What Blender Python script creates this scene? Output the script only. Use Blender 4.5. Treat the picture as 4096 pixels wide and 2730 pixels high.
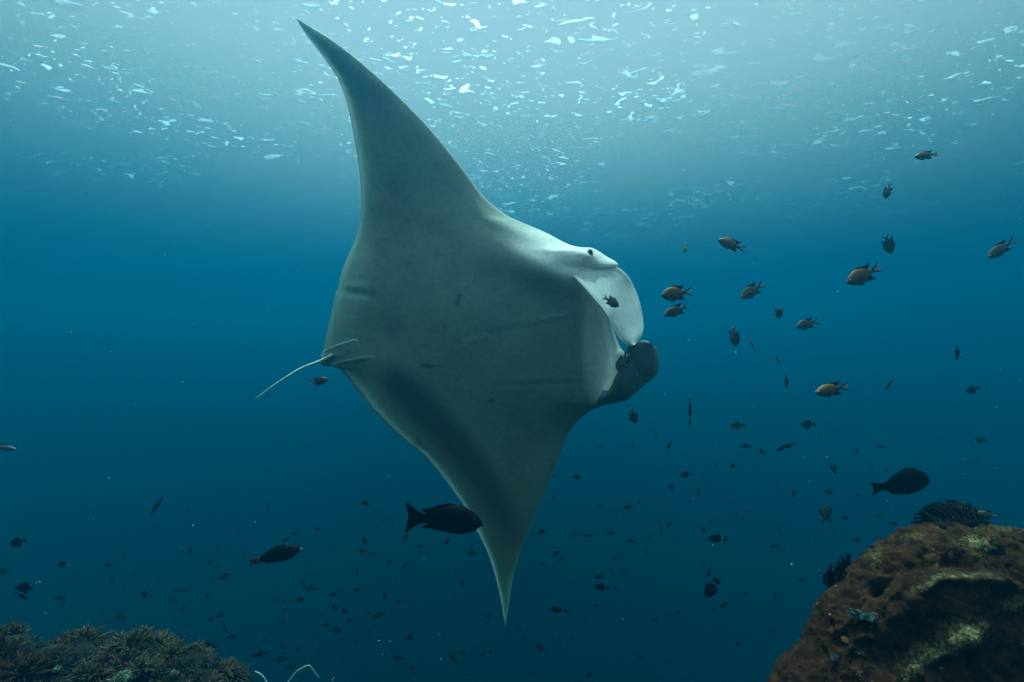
import bpy, bmesh, math, random
import numpy as np
from mathutils import Vector, Matrix, Quaternion

R = math.radians
random.seed(7)
rng = np.random.default_rng(11)
SC = bpy.context.scene
for o in list(bpy.data.objects):
    bpy.data.objects.remove(o)
COL = SC.collection

# ------------------------------------------------------------------ camera
F = 1800.0                       # focal length in photograph pixels
PW, PH = 4096.0, 2730.0
PITCH = R(3.0)
cd = bpy.data.cameras.new('camera')
cam = bpy.data.objects.new('camera', cd)
COL.objects.link(cam)
cd.sensor_fit = 'HORIZONTAL'
cd.sensor_width = 36.0
cd.lens = 36.0 * F / PW
cd.clip_start = 0.02
cd.clip_end = 500.0
cam.rotation_euler = (R(90) + PITCH, 0, 0)
SC.camera = cam

# ------------------------------------------------------------------ daylight
SUN_EL, SUN_AZ = R(79.0), R(-20.0)
sun_dir = Vector((math.sin(SUN_AZ) * math.cos(SUN_EL), math.cos(SUN_AZ) * math.cos(SUN_EL), math.sin(SUN_EL)))
w = bpy.data.worlds.new('World')
SC.world = w
w.use_nodes = True
nt = w.node_tree
bg = nt.nodes['Background']
sky = nt.nodes.new('ShaderNodeTexSky')
sky.sky_type = 'NISHITA'
sky.sun_disc = False
sky.sun_elevation = SUN_EL
sky.sun_rotation = SUN_AZ
sky.dust_density = 6.0
sky.air_density = 0.6
nt.links.new(sky.outputs[0], bg.inputs[0])
bg.inputs[1].default_value = 0.13
sd = bpy.data.lights.new('sun', 'SUN')
sd.energy = 5.0
sd.angle = R(0.5)
sd.color = (1.0, 0.95, 0.88)
sun = bpy.data.objects.new('sun', sd)
COL.objects.link(sun)
sun.location = (0, 0, 30)
sun.rotation_euler = (-sun_dir).to_track_quat('-Z', 'Y').to_euler()

SC.view_settings.view_transform = 'Standard'
SC.view_settings.look = 'None'
SC.view_settings.exposure = 0.72
SC.view_settings.gamma = 1.0
SC.view_settings.use_curve_mapping = False
SC.render.engine = 'CYCLES'
SC.cycles.use_denoising = True
SC.cycles.max_bounces = 8
SC.cycles.volume_bounces = 0
SC.cycles.diffuse_bounces = 3
SC.cycles.glossy_bounces = 3
SC.cycles.transparent_max_bounces = 16
SC.cycles.caustics_reflective = False
SC.cycles.caustics_refractive = False
SC.cycles.sample_clamp_indirect = 4.0
# ------------------------------------------------------------------ helpers
def at(px, py, d):
    """world point that the photograph shows at pixel (px, py), at depth d metres along the view axis"""
    v = Vector(((px - PW / 2) / F * d, (PH / 2 - py) / F * d, -d))
    return cam.rotation_euler.to_matrix() @ v

def link(name, me, parent=None, mat=None):
    o = bpy.data.objects.new(name, me)
    COL.objects.link(o)
    if parent is not None:
        o.parent = parent
    if mat is not None:
        me.materials.clear()
        me.materials.append(mat)
    return o

def mesh(name, verts, faces, smooth=True):
    me = bpy.data.meshes.new(name)
    me.from_pydata([tuple(map(float, v)) for v in verts], [], [tuple(map(int, f)) for f in faces])
    if smooth:
        me.polygons.foreach_set('use_smooth', np.ones(len(me.polygons), bool))
    me.update()
    return me

def tag(o, label=None, cat=None, group=None, kind=None):
    if label: o['label'] = label
    if cat: o['category'] = cat
    if group: o['group'] = group
    if kind: o['kind'] = kind
    return o

def material(name):
    m = bpy.data.materials.new(name)
    m.use_nodes = True
    t = m.node_tree
    return m, t, t.nodes['Principled BSDF'], t.nodes['Material Output']

def N(t, kind, **kw):
    n = t.nodes.new(kind)
    for k, v in kw.items():
        if k in n.inputs: n.inputs[k].default_value = v
        else: setattr(n, k, v)
    return n

# ------------------------------------------------------------------ the water
SURF = 4.6                      # the surface is four and a half metres above the camera
SIG = 0.16                      # extinction of the water per metre
def build_water():
    xs = np.arange(-105, 105.01, 0.5); ys = np.arange(-45, 120.01, 0.5)
    X, Y = np.meshgrid(xs, ys)
    Z = np.zeros_like(X)
    r = np.random.default_rng(3)
    for i in range(26):
        lam = 1.6 * 1.16 ** (i % 14)
        th = r.normal(math.radians(75), 0.55)
        k = 2 * math.pi / lam
        Z += 0.0022 * lam * np.sin(k * (X * math.cos(th) + Y * math.sin(th)) + r.uniform(0, 6.28))
    V = np.stack([X, Y, Z + SURF], -1).reshape(-1, 3)
    ny, nx = X.shape
    I = np.arange(nx * ny).reshape(ny, nx)
    Fc = np.stack([I[:-1, :-1], I[:-1, 1:], I[1:, 1:], I[1:, :-1]], -1).reshape(-1, 4)
    me = bpy.data.meshes.new('water_surface')
    me.vertices.add(len(V)); me.vertices.foreach_set('co', V.astype(np.float32).ravel())
    me.loops.add(Fc.size); me.loops.foreach_set('vertex_index', Fc.astype(np.int32).ravel())
    me.polygons.add(len(Fc)); me.polygons.foreach_set('loop_start', (np.arange(len(Fc)) * 4).astype(np.int32))
    me.polygons.foreach_set('use_smooth', np.ones(len(Fc), bool))
    me.update(); me.validate()
    m, t, p, out = material('sea_surface')
    t.nodes.remove(p)
    co = N(t, 'ShaderNodeTexCoord')
    mp = N(t, 'ShaderNodeMapping'); mp.inputs['Scale'].default_value = (0.55, 0.82, 0.55)
    t.links.new(co.outputs['Object'], mp.inputs[0])
    def crests(scale, lo, hi, amp):                 # steep little crests standing out of calmer water
        n = N(t, 'ShaderNodeTexNoise', Scale=scale, Detail=2.0, Roughness=0.45, Distortion=0.4)
        t.links.new(mp.outputs[0], n.inputs['Vector'])
        r = N(t, 'ShaderNodeMapRange', interpolation_type='SMOOTHSTEP')
        r.inputs[1].default_value = lo; r.inputs[2].default_value = hi; r.inputs[4].default_value = amp
        t.links.new(n.outputs['Fac'], r.inputs[0])
        return r.outputs[0]
    c1, c2 = crests(3.6, 0.62, 0.86, 0.14), crests(9.0, 0.64, 0.86, 0.04)
    ad = N(t, 'ShaderNodeMath', operation='ADD')
    t.links.new(c1, ad.inputs[0]); t.links.new(c2, ad.inputs[1])
    b = N(t, 'ShaderNodeBump', Strength=1.0, Distance=1.0)
    t.links.new(ad.outputs[0], b.inputs['Height'])
    n0 = N(t, 'ShaderNodeTexNoise', Scale=0.28, Detail=3.0)                 # gusts: choppier patches between calmer ones
    t.links.new(co.outputs['Object'], n0.inputs['Vector'])
    gust = N(t, 'ShaderNodeMapRange'); gust.inputs[1].default_value = 0.42; gust.inputs[2].default_value = 0.66; gust.inputs[3].default_value = 0.35; gust.inputs[4].default_value = 1.0
    t.links.new(n0.outputs['Fac'], gust.inputs[0]); t.links.new(gust.outputs[0], b.inputs['Strength'])
    fr = N(t, 'ShaderNodeFresnel', IOR=1.33)
    t.links.new(b.outputs[0], fr.inputs['Normal'])
    tr = N(t, 'ShaderNodeBsdfTransparent')
    gl = N(t, 'ShaderNodeBsdfGlossy', Roughness=0.08)
    t.links.new(b.outputs[0], gl.inputs['Normal'])
    mx = N(t, 'ShaderNodeMixShader')
    t.links.new(fr.outputs[0], mx.inputs[0]); t.links.new(tr.outputs[0], mx.inputs[1]); t.links.new(gl.outputs[0], mx.inputs[2])
    tl = N(t, 'ShaderNodeBsdfTranslucent'); tl.inputs[0].default_value = (1, 1, 1, 1)      # the finest ripples scatter daylight downwards
    t.links.new(b.outputs[0], tl.inputs['Normal'])
    mx2 = N(t, 'ShaderNodeMixShader'); mx2.inputs[0].default_value = 0.22
    def painted_glints(scale, lo, hi):                      # glints painted by noise: bright translucent patches, not tied to wave crests
        n = N(t, 'ShaderNodeTexNoise', Scale=scale, Detail=1.5, Roughness=0.5, Distortion=0.9)
        t.links.new(mp.outputs[0], n.inputs['Vector'])
        r = N(t, 'ShaderNodeMapRange', interpolation_type='SMOOTHSTEP')
        r.inputs[1].default_value = lo; r.inputs[2].default_value = hi
        t.links.new(n.outputs['Fac'], r.inputs[0])
        return r.outputs[0]
    sa, sb = painted_glints(5.6, 0.655, 0.70), painted_glints(12.0, 0.665, 0.71)
    smx = N(t, 'ShaderNodeMath', operation='MAXIMUM'); t.links.new(sa, smx.inputs[0]); t.links.new(sb, smx.inputs[1])
    sg = N(t, 'ShaderNodeMapRange'); sg.inputs[1].default_value = 0.46; sg.inputs[2].default_value = 0.60; sg.inputs[3].default_value = 0.12
    t.links.new(n0.outputs['Fac'], sg.inputs[0])
    sm = N(t, 'ShaderNodeMath', operation='MULTIPLY'); t.links.new(smx.outputs[0], sm.inputs[0]); t.links.new(sg.outputs[0], sm.inputs[1])
    sf = N(t, 'ShaderNodeMath', operation='MULTIPLY_ADD'); sf.inputs[1].default_value = 0.68; sf.inputs[2].default_value = 0.29
    tc = N(t, 'ShaderNodeMix', data_type='RGBA'); tc.inputs['A'].default_value = (1, .74, .69, 1); tc.inputs['B'].default_value = (1, 1, .97, 1)
    t.links.new(sm.outputs[0], tc.inputs['Factor']); t.links.new(tc.outputs['Result'], tl.inputs['Color'])
    t.links.new(sm.outputs[0], sf.inputs[0])
    ge = N(t, 'ShaderNodeNewGeometry')                                       # seen at a grazing angle the surface only mirrors the deep water
    dt = N(t, 'ShaderNodeSeparateXYZ'); t.links.new(ge.outputs['Incoming'], dt.inputs[0])
    ab = N(t, 'ShaderNodeMath', operation='ABSOLUTE'); t.links.new(dt.outputs['Z'], ab.inputs[0])
    gz = N(t, 'ShaderNodeMapRange', interpolation_type='SMOOTHSTEP'); gz.inputs[1].default_value = 0.13; gz.inputs[2].default_value = 0.60
    t.links.new(ab.outputs[0], gz.inputs[0])
    sz = N(t, 'ShaderNodeMath', operation='MULTIPLY'); t.links.new(sf.outputs[0], sz.inputs[0]); t.links.new(gz.outputs[0], sz.inputs[1])
    t.links.new(sz.outputs[0], mx2.inputs[0])
    t.links.new(mx.outputs[0], mx2.inputs[1]); t.links.new(tl.outputs[0], mx2.inputs[2])
    t.links.new(mx2.outputs[0], out.inputs['Surface'])
    o = link('water', me, mat=m)
    tag(o, kind='structure')

def build_haze():
    x0, x1, y0, y1, z0, z1 = -106, 106, -46, 121, -20.0, SURF + 1.0
    v = [(x, y, z) for z in (z0, z1) for y in (y0, y1) for x in (x0, x1)]
    f = [(0, 2, 3, 1), (4, 5, 7, 6), (0, 1, 5, 4), (2, 6, 7, 3), (0, 4, 6, 2), (1, 3, 7, 5)]
    m, t, p, out = material('sea_water')
    t.nodes.remove(p)
    pv = N(t, 'ShaderNodeVolumePrincipled')
    pv.inputs['Density'].default_value = SIG           # red is absorbed first
    pv.inputs['Color'].default_value = HAZE_COL
    pv.inputs['Absorption Color'].default_value = HAZE_ABS
    pv.inputs['Anisotropy'].default_value = HAZE_G
    t.links.new(pv.outputs[0], out.inputs['Volume'])
    o = link('haze', mesh('haze', v, f, smooth=False), mat=m)
    tag(o, kind='stuff')
HAZE_COL = (0.002, 0.174, 0.359, 1)
HAZE_ABS = (0.0, 0.446, 0.701, 1)
HAZE_G = 0.55
build_water()
build_haze()
# ------------------------------------------------------------------ small numeric helpers
def crom(P, n):
    """Catmull-Rom through the rows of P, n samples evenly spaced in row index"""
    P = np.asarray(P, float)
    Q = np.vstack([2 * P[0] - P[1], P, 2 * P[-1] - P[-2]])
    t = np.linspace(0, len(P) - 1, n)
    i = np.minimum(t.astype(int), len(P) - 2)
    u = (t - i)[:, None]
    a, b, c, d = Q[i], Q[i + 1], Q[i + 2], Q[i + 3]
    return 0.5 * (2 * b + (c - a) * u + (2 * a - 5 * b + 4 * c - d) * u ** 2 + (3 * b - a - 3 * c + d) * u ** 3)

def grid_faces(nu, nv, wrap_v=False):
    I = np.arange(nu * nv).reshape(nu, nv)
    if wrap_v:
        J = np.roll(I, -1, axis=1)
        return np.stack([I[:-1], J[:-1], J[1:], I[1:]], -1).reshape(-1, 4)
    return np.stack([I[:-1, :-1], I[:-1, 1:], I[1:, 1:], I[1:, :-1]], -1).reshape(-1, 4)

def paint(me, name, cols):
    a = me.attributes.new(name, 'FLOAT_COLOR', 'POINT')
    c = np.ones((len(me.vertices), 4), np.float32)
    c[:, :3] = cols
    a.data.foreach_set('color', c.ravel())

def _hash(ix, iy, iz):
    h = (ix * 374761393 + iy * 668265263 + iz * 2147483647 + 1013904223) & 0xffffffff
    h = ((h ^ (h >> 13)) * 1274126177) & 0xffffffff
    return ((h ^ (h >> 16)) & 0xffff) / 65535.0

def vnoise(P):
    P = np.asarray(P, float)
    i = np.floor(P).astype(np.int64)
    f = P - i
    f = f * f * (3 - 2 * f)
    r = 0
    for dx in (0, 1):
        for dy in (0, 1):
            for dz in (0, 1):
                wgt = (f[:, 0] if dx else 1 - f[:, 0]) * (f[:, 1] if dy else 1 - f[:, 1]) * (f[:, 2] if dz else 1 - f[:, 2])
                r = r + wgt * _hash(i[:, 0] + dx, i[:, 1] + dy, i[:, 2] + dz)
    return r * 2 - 1

def fbm(P, octaves=4, gain=0.5):
    a, s, r = 1.0, 1.0, 0
    for k in range(octaves):
        r = r + a * vnoise(P * s + 17.3 * k)
        a *= gain; s *= 2.03
    return r

def tube_mesh(name, pts, radii, sides=6, mat=None):
    bm = bmesh.new()
    add_tube(bm, pts, radii, sides)
    me = bpy.data.meshes.new(name)
    bm.to_mesh(me); bm.free()
    me.polygons.foreach_set('use_smooth', np.ones(len(me.polygons), bool))
    return me

def add_tube(bm, pts, radii, sides=6):
    pts = [Vector(p) for p in pts]
    prev = None
    rings = []
    ref = Vector((0.31, 0.2, 0.93))
    for k, p in enumerate(pts):
        d = (pts[min(k + 1, len(pts) - 1)] - pts[max(k - 1, 0)]).normalized()
        if abs(d.dot(ref)) > 0.95: ref = Vector((0.9, -0.3, 0.1))
        a = d.cross(ref).normalized(); b = d.cross(a).normalized()
        ref = a.cross(d).normalized() if False else ref
        ring = [bm.verts.new(p + (a * math.cos(2 * math.pi * s / sides) + b * math.sin(2 * math.pi * s / sides)) * radii[k]) for s in range(sides)]
        rings.append(ring)
    for r0, r1 in zip(rings, rings[1:]):
        for s in range(sides):
            bm.faces.new((r0[s], r0[(s + 1) % sides], r1[(s + 1) % sides], r1[s]))
    bm.faces.new(rings[0][::-1]); bm.faces.new(rings[-1])

def sphere_mesh(name, r, seg=16, rings=10):
    bm = bmesh.new()
    bmesh.ops.create_uvsphere(bm, u_segments=seg, v_segments=rings, radius=r)
    me = bpy.data.meshes.new(name); bm.to_mesh(me); bm.free()
    me.polygons.foreach_set('use_smooth', np.ones(len(me.polygons), bool))
    return me

CAMR = cam.rotation_euler.to_matrix()
RIGHT, UP, FWD = CAMR @ Vector((1, 0, 0)), CAMR @ Vector((0, 1, 0)), CAMR @ Vector((0, 0, -1))
_M = np.array(CAMR)
def at_np(px, py, d):
    L = np.stack([(px - PW / 2) / F * d, (PH / 2 - py) / F * d, -d], -1)
    return L @ _M.T
def proj_np(P):
    L = P @ _M
    d = -L[:, 2]
    return L[:, 0] / d * F + PW / 2, PH / 2 - L[:, 1] / d * F

# ------------------------------------------------------------------ the manta ray
def skin_material(name, rough=0.55, transl=0.0, bump=0.25):
    m, t, p, out = material(name)
    a = N(t, 'ShaderNodeAttribute', attribute_name='pigment')
    co = N(t, 'ShaderNodeTexCoord')
    n = N(t, 'ShaderNodeTexNoise', Scale=9.0, Detail=6.0, Roughness=0.6)
    t.links.new(co.outputs['Object'], n.inputs['Vector'])
    mr = N(t, 'ShaderNodeMapRange'); mr.inputs[3].default_value = 0.82; mr.inputs[4].default_value = 1.12
    t.links.new(n.outputs['Fac'], mr.inputs[0])
    mul = N(t, 'ShaderNodeMix', data_type='RGBA', blend_type='MULTIPLY'); mul.inputs['Factor'].default_value = 1.0
    t.links.new(a.outputs['Color'], mul.inputs['A']); t.links.new(mr.outputs[0], mul.inputs['B'])
    n3 = N(t, 'ShaderNodeTexNoise', Scale=38.0, Detail=5.0, Roughness=0.7)
    t.links.new(co.outputs['Object'], n3.inputs['Vector'])
    mr3 = N(t, 'ShaderNodeMapRange'); mr3.inputs[1].default_value = .3; mr3.inputs[2].default_value = .7; mr3.inputs[3].default_value = 0.84; mr3.inputs[4].default_value = 1.1
    t.links.new(n3.outputs['Fac'], mr3.inputs[0])
    mul3 = N(t, 'ShaderNodeMix', data_type='RGBA', blend_type='MULTIPLY'); mul3.inputs['Factor'].default_value = 1.0
    t.links.new(mul.outputs['Result'], mul3.inputs['A']); t.links.new(mr3.outputs[0], mul3.inputs['B'])
    t.links.new(mul3.outputs['Result'], p.inputs['Base Color'])
    p.inputs['Roughness'].default_value = rough
    p.inputs['Specular IOR Level'].default_value = 0.25
    n2 = N(t, 'ShaderNodeTexNoise', Scale=60.0, Detail=4.0)
    t.links.new(co.outputs['Object'], n2.inputs['Vector'])
    b = N(t, 'ShaderNodeBump', Strength=bump, Distance=0.004)
    t.links.new(n2.outputs['Fac'], b.inputs['Height'])
    t.links.new(b.outputs[0], p.inputs['Normal'])
    at_ = N(t, 'ShaderNodeAttribute', attribute_name='thin')
    mt = N(t, 'ShaderNodeMath', operation='MULTIPLY'); mt.inputs[1].default_value = 0.26
    t.links.new(at_.outputs['Fac'], mt.inputs[0]); t.links.new(mt.outputs[0], p.inputs['Subsurface Weight'])
    p.inputs['Subsurface Radius'].default_value = (.75, 1.0, .92); p.inputs['Subsurface Scale'].default_value = .05
    if transl:
        tl = N(t, 'ShaderNodeBsdfTranslucent')
        t.links.new(mul.outputs['Result'], tl.inputs['Color'])
        mx = N(t, 'ShaderNodeMixShader'); mx.inputs[0].default_value = transl
        t.links.new(p.outputs[0], mx.inputs[1]); t.links.new(tl.outputs[0], mx.inputs[2])
        t.links.new(mx.outputs[0], out.inputs['Surface'])
    return m

MD = 2.6
# leading edge x, y | trailing edge x, y | depth offset leading, trailing | half thickness | upper jaw x, y | mouth opening
SEC = [
 (1185, 73, 1186, 77, -.27, -.27, .002, 0, 0, 0),
 (1250, 112, 1222, 136, -.265, -.265, .005, 0, 0, 0),
 (1323, 157, 1270, 198, -.255, -.255, .009, 0, 0, 0),
 (1410, 222, 1320, 268, -.24, -.24, .012, 0, 0, 0),
 (1497, 296, 1360, 334, -.22, -.22, .016, 0, 0, 0),
 (1636, 427, 1394, 440, -.18, -.18, .024, 0, 0, 0),
 (1741, 540, 1415, 545, -.145, -.14, .033, 0, 0, 0),
 (1845, 670, 1432, 648, -.11, -.10, .045, 0, 0, 0),
 (1932, 783, 1443, 750, -.08, -.07, .058, 0, 0, 0),
 (2019, 857, 1444, 830, -.06, -.04, .070, 0, 0, 0),
 (2089, 891, 1440, 885, -.05, -.02, .092, 0, 0, 0),
 (2176, 928, 1426, 945, -.045, 0, .125, 0, 0, 0),
 (2272, 977, 1402, 1005, -.04, .02, .158, 0, 0, 0),
 (2325, 990, 1378, 1058, -.04, .03, .178, 0, 0, 0),
 (2372, 994, 1362, 1108, -.04, .04, .19, 0, 0, 0),
 (2425, 1026, 1354, 1150, -.04, .045, .195, 0, 0, 0),
 (2474, 1066, 1341, 1180, -.035, .05, .195, 2476, 1068, .1),
 (2400, 1130, 1334, 1215, -.035, .055, .19, 2470, 1140, .7),
 (2388, 1208, 1325, 1257, -.03, .055, .182, 2448, 1220, 1),
 (2410, 1290, 1315, 1300, -.03, .055, .174, 2450, 1300, 1),
 (2426, 1370, 1304, 1348, -.02, .055, .16, 2476, 1380, 1),
 (2440, 1440, 1294, 1398, -.01, .055, .158, 2502, 1425, 1),
 (2446, 1505, 1283, 1440, 0, .06, .152, 2486, 1490, .8),
 (2436, 1572, 1290, 1463, .01, .06, .144, 2452, 1560, .3),
 (2410, 1620, 1326, 1463, .02, .07, .13, 0, 0, 0),
 (2361, 1645, 1356, 1477, .035, .075, .115, 0, 0, 0),
 (2310, 1686, 1386, 1508, .05, .085, .098, 0, 0, 0),
 (2271, 1738, 1441, 1578, .07, .10, .08, 0, 0, 0),
 (2250, 1792, 1500, 1650, .09, .115, .066, 0, 0, 0),
 (2214, 1887, 1606, 1752, .125, .145, .05, 0, 0, 0),
 (2166, 2002, 1708, 1834, .17, .18, .036, 0, 0, 0),
 (2103, 2152, 1856, 2025, .225, .23, .022, 0, 0, 0),
 (2076, 2221, 1908, 2124, .255, .26, .016, 0, 0, 0),
 (2049, 2329, 1960, 2235, .295, .295, .011, 0, 0, 0),
 (2035, 2421, 1998, 2375, .325, .325, .006, 0, 0, 0),
 (2022, 2502, 2020, 2499, .35, .35, .002, 0, 0, 0),
]

def sstep(a, b, x):
    t = np.clip((x - a) / (b - a), 0, 1)
    return t * t * (3 - 2 * t)

def blob(x, y, cx, cy, rx, ry, ang=0.0):
    c, s = math.cos(math.radians(ang)), math.sin(math.radians(ang))
    u = ((x - cx) * c + (y - cy) * s) / rx
    v = (-(x - cx) * s + (y - cy) * c) / ry
    return np.exp(-(u * u + v * v))

def build_manta():
    S = np.array(SEC, float)
    nomouth = S[:, 9] == 0
    S[nomouth, 7] = S[nomouth, 0]; S[nomouth, 8] = S[nomouth, 1]
    NS = 240
    S = crom(S, NS)
    S[:, 9] = np.clip(S[:, 9], 0, 1)
    kern = np.exp(-0.5 * (np.arange(-24, 25) / 8.0) ** 2); kern /= kern.sum()
    for q in (4, 5, 6):                                      # even out thickness and bend along the span
        S[:, q] = np.convolve(np.r_[2 * S[0, q] - S[24:0:-1, q], S[:, q], 2 * S[-1, q] - S[-2:-26:-1, q]], kern, 'valid')
    S[:, 6] = np.maximum(S[:, 6], .002)
    nb, nk, nc = 64, 40, 12
    rows = []; side = []
    cb = np.linspace(0, 1, nb) ** 0.85
    cb = 1 - (1 - np.linspace(0, 1, nb)) ** 1.5          # denser near the leading edge
    ck = 1 - (1 - np.linspace(1, 0, nk)) ** 1.5
    def prof(c, e, k):
        out = 0.02 + 0.98 * sstep(0, 1, c / k) ** 0.8
        q = np.clip((c - k) / (1 - k), 0, 1)
        return np.where(c < k, out, np.sqrt(np.clip(1 - q * q * (1 - e * e), 0, 1)))
    wide = np.exp(-0.5 * (np.arange(-45, 46) / 15.0) ** 2); wide /= wide.sum()
    def spread(A):                                           # blur along the span, mirrored at the tips
        Pd = np.vstack([A[45:0:-1], A, A[-2:-47:-1]])
        return np.stack([np.convolve(Pd[:, j], wide, 'valid') for j in range(A.shape[1])], 1)
    zz = np.arange(NS) / (NS - 1) * (len(SEC) - 1)
    kk = 0.64 + 0.17 * sstep(7, 13, zz) * (1 - sstep(24, 28, zz))
    BEL = np.stack([S[i, 6] * prof(cb, .62 * S[i, 9], kk[i]) for i in range(NS)])
    BAK = np.stack([S[i, 6] * prof(ck, .62 * S[i, 9], kk[i]) * .9 for i in range(NS)])
    wb, wk = sstep(.72, .97, cb)[None], sstep(.72, .97, ck)[None]
    tipw = (sstep(0, 6, zz) * (1 - sstep(29, 35, zz)))[:, None]
    BEL = BEL + (spread(BEL) - BEL) * (1 - wb) * tipw; BAK = BAK + (spread(BAK) - BAK) * (1 - wk) * tipw
    DY = crom(np.array([(-700, -.33), (73, -.27), (450, -.165), (800, -.075), (1150, .0), (1500, .07), (1850, .17), (2180, .30), (2502, .46), (3200, .8)], float), 400)
    def lean(px, py):                                        # the whole ray leans: upper wing tip nearest, lower tip farthest
        return MD + np.interp(py, DY[:, 0], DY[:, 1]) - 0.00005 * (px - 1800)
    for q_, s in enumerate(S):
        z_ = q_ / (NS - 1) * (len(SEC) - 1)
        k = 0.64 + 0.17 * float(sstep(7, 13, z_) * (1 - sstep(24, 28, z_)))
        lx, ly, tx, ty, dl, dt, th, ux, uy, mo = s
        e = 0.62 * mo
        d0 = lambda c: MD + dt + (dl - dt) * c
        # belly
        px = tx + (lx - tx) * cb; py = ty + (ly - ty) * cb
        dep = lean(px, py) - BEL[q_]
        # mouth cavity, from the lower jaw inwards and out to the upper jaw
        q = np.linspace(0, 1, nc + 2)[1:-1]
        inn = 0.17 * mo * np.sin(np.pi * q) ** 0.7
        bx = lx + (ux - lx) * q; by = ly + (uy - ly) * q
        cx = bx + (tx - bx) * inn; cy = by + (ty - by) * inn
        cdep = lean(bx, by) - th * e + 2 * th * e * q * 0.8
        # back
        kx = tx + (ux - tx) * ck; ky = ty + (uy - ty) * ck
        kdep = lean(kx, ky) + BAK[q_]
        rows.append(np.stack([np.r_[px, cx, kx], np.r_[py, cy, ky], np.r_[dep, cdep, kdep]], -1))
    G = np.array(rows)
    nl = G.shape[1]
    side = np.r_[np.zeros(nb), np.ones(nc), np.full(nk, 2)]
    x, y, d = G[..., 0].ravel(), G[..., 1].ravel(), G[..., 2].ravel()
    sd_ = np.tile(side, NS)
    bel = (sd_ == 0)
    # iron the belly: average its depth over neighbouring skin, away from the rims
    gx0, gy0, gs = 900, -100, 10.0
    A = np.zeros((280, 180)); Cn = np.zeros_like(A)
    gi, gj = (y[bel] - gy0) / gs, (x[bel] - gx0) / gs
    np.add.at(A, (gi.astype(int), gj.astype(int)), d[bel]); np.add.at(Cn, (gi.astype(int), gj.astype(int)), 1)
    A = np.where(Cn > 0, A / np.maximum(Cn, 1), 0); Cn = (Cn > 0) * 1.0
    kr = np.exp(-0.5 * (np.arange(-18, 19) / 6.0) ** 2); kr /= kr.sum()
    blur = lambda Q: np.apply_along_axis(lambda v: np.convolve(v, kr, 'same'), 0, np.apply_along_axis(lambda v: np.convolve(v, kr, 'same'), 1, Q))
    # first-order corrected blur, so that the sloping rims are not dragged inwards
    YY, XX = np.mgrid[0:280, 0:180].astype(float)
    W0, WX, WY, W1 = blur(Cn), blur(Cn * XX), blur(Cn * YY), blur(A)
    mX, mY = WX / np.maximum(W0, 1e-6), WY / np.maximum(W0, 1e-6); mA = W1 / np.maximum(W0, 1e-6)
    sxx, syy, sxy = blur(Cn * XX * XX) / np.maximum(W0, 1e-6) - mX ** 2, blur(Cn * YY * YY) / np.maximum(W0, 1e-6) - mY ** 2, blur(Cn * XX * YY) / np.maximum(W0, 1e-6) - mX * mY
    sax, say = blur(A * XX) / np.maximum(W0, 1e-6) - mA * mX, blur(A * YY) / np.maximum(W0, 1e-6) - mA * mY
    det = np.maximum(sxx * syy - sxy ** 2, 1e-6)
    bx_, by_ = (sax * syy - say * sxy) / det, (say * sxx - sax * sxy) / det
    SM = mA + bx_ * (XX - mX) + by_ * (YY - mY)
    fi, fj = gi - .5, gj - .5
    i0, j0 = np.floor(fi).astype(int), np.floor(fj).astype(int); ui, uj = fi - i0, fj - j0
    sm = SM[i0, j0] * (1 - ui) * (1 - uj) + SM[i0 + 1, j0] * ui * (1 - uj) + SM[i0, j0 + 1] * (1 - ui) * uj + SM[i0 + 1, j0 + 1] * ui * uj
    wsm = ((1 - sstep(.72, .95, cb)) * sstep(.02, .16, cb))[None] * (sstep(3, 7, zz) * (1 - sstep(28, 32, zz)))[:, None]
    d[bel] = d[bel] + (sm - d[bel]) * wsm.ravel()
    # relief of the belly: gill ridges, the keel beside the pelvic fins, the fold on the trailing edge
    rel = np.zeros_like(x)
    for k in range(5):
        rel += 0.0022 * blob(x, y, 2255 - 62 * k, 1262 + 10 * k, 60, 11, -18) - 0.0024 * blob(x, y, 2255 - 62 * k, 1284 + 10 * k, 60, 9, -18)
        rel += 0.0018 * blob(x, y, 2270 - 62 * k, 1512 + 3 * k, 52, 10, 8) - 0.0020 * blob(x, y, 2270 - 62 * k, 1530 + 3 * k, 52, 9, 8)
    rel += 0.034 * blob(x, y, 1475, 1110, 80, 230, 8)
    rel -= 0.016 * blob(x, y, 1400, 1170, 70, 14, 10) - 0.012 * blob(x, y, 1385, 1138, 80, 16, 12)
    rel += 0.012 * blob(x, y, 1440, 1440, 150, 60, 8)
    rel += 0.042 * blob(x, y, 2170, 1075, 210, 75, 20) + 0.035 * blob(x, y, 2358, 1018, 46, 26, 20) - 0.012 * blob(x, y, 2330, 1075, 70, 18, 12)
    for k in range(14):                                                    # fine creases running in from the trailing edge
        rel += 0.0016 * blob(x, y, 1372 - 4.2 * k, 1205 + 14 * k, 44, 4, -4)
    fade = np.tile(np.r_[sstep(0, .07, cb) * (1 - sstep(.985, 1, cb)), np.zeros(nc + nk)], NS)
    d = d - rel * np.where(bel, fade, 0)
    V = at_np(x, y, d)
    # skin: cream belly with greyer trailing margins (the lower one darkened as shade) and dark spots, black back
    n1 = fbm(np.stack([x / 170, y / 170, 0 * x], -1), 4)
    n2 = fbm(np.stack([x / 60, y / 60, 0 * x + 9], -1), 3)
    col = np.empty((len(x), 3)); col[:] = (0.36, 0.40, 0.315)
    col *= (1 + 0.13 * n1 + 0.07 * n2)[:, None]
    def mixc(mask, c):
        mask = np.clip(mask, 0, 1)[:, None]
        col[:] = col * (1 - mask) + np.array(c) * mask
    white = blob(x, y, 2330, 1040, 230, 110, 18) + blob(x, y, 2425, 1380, 85, 260) * 1.7 + 0.5 * blob(x, y, 2150, 980, 170, 60, 22)
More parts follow.
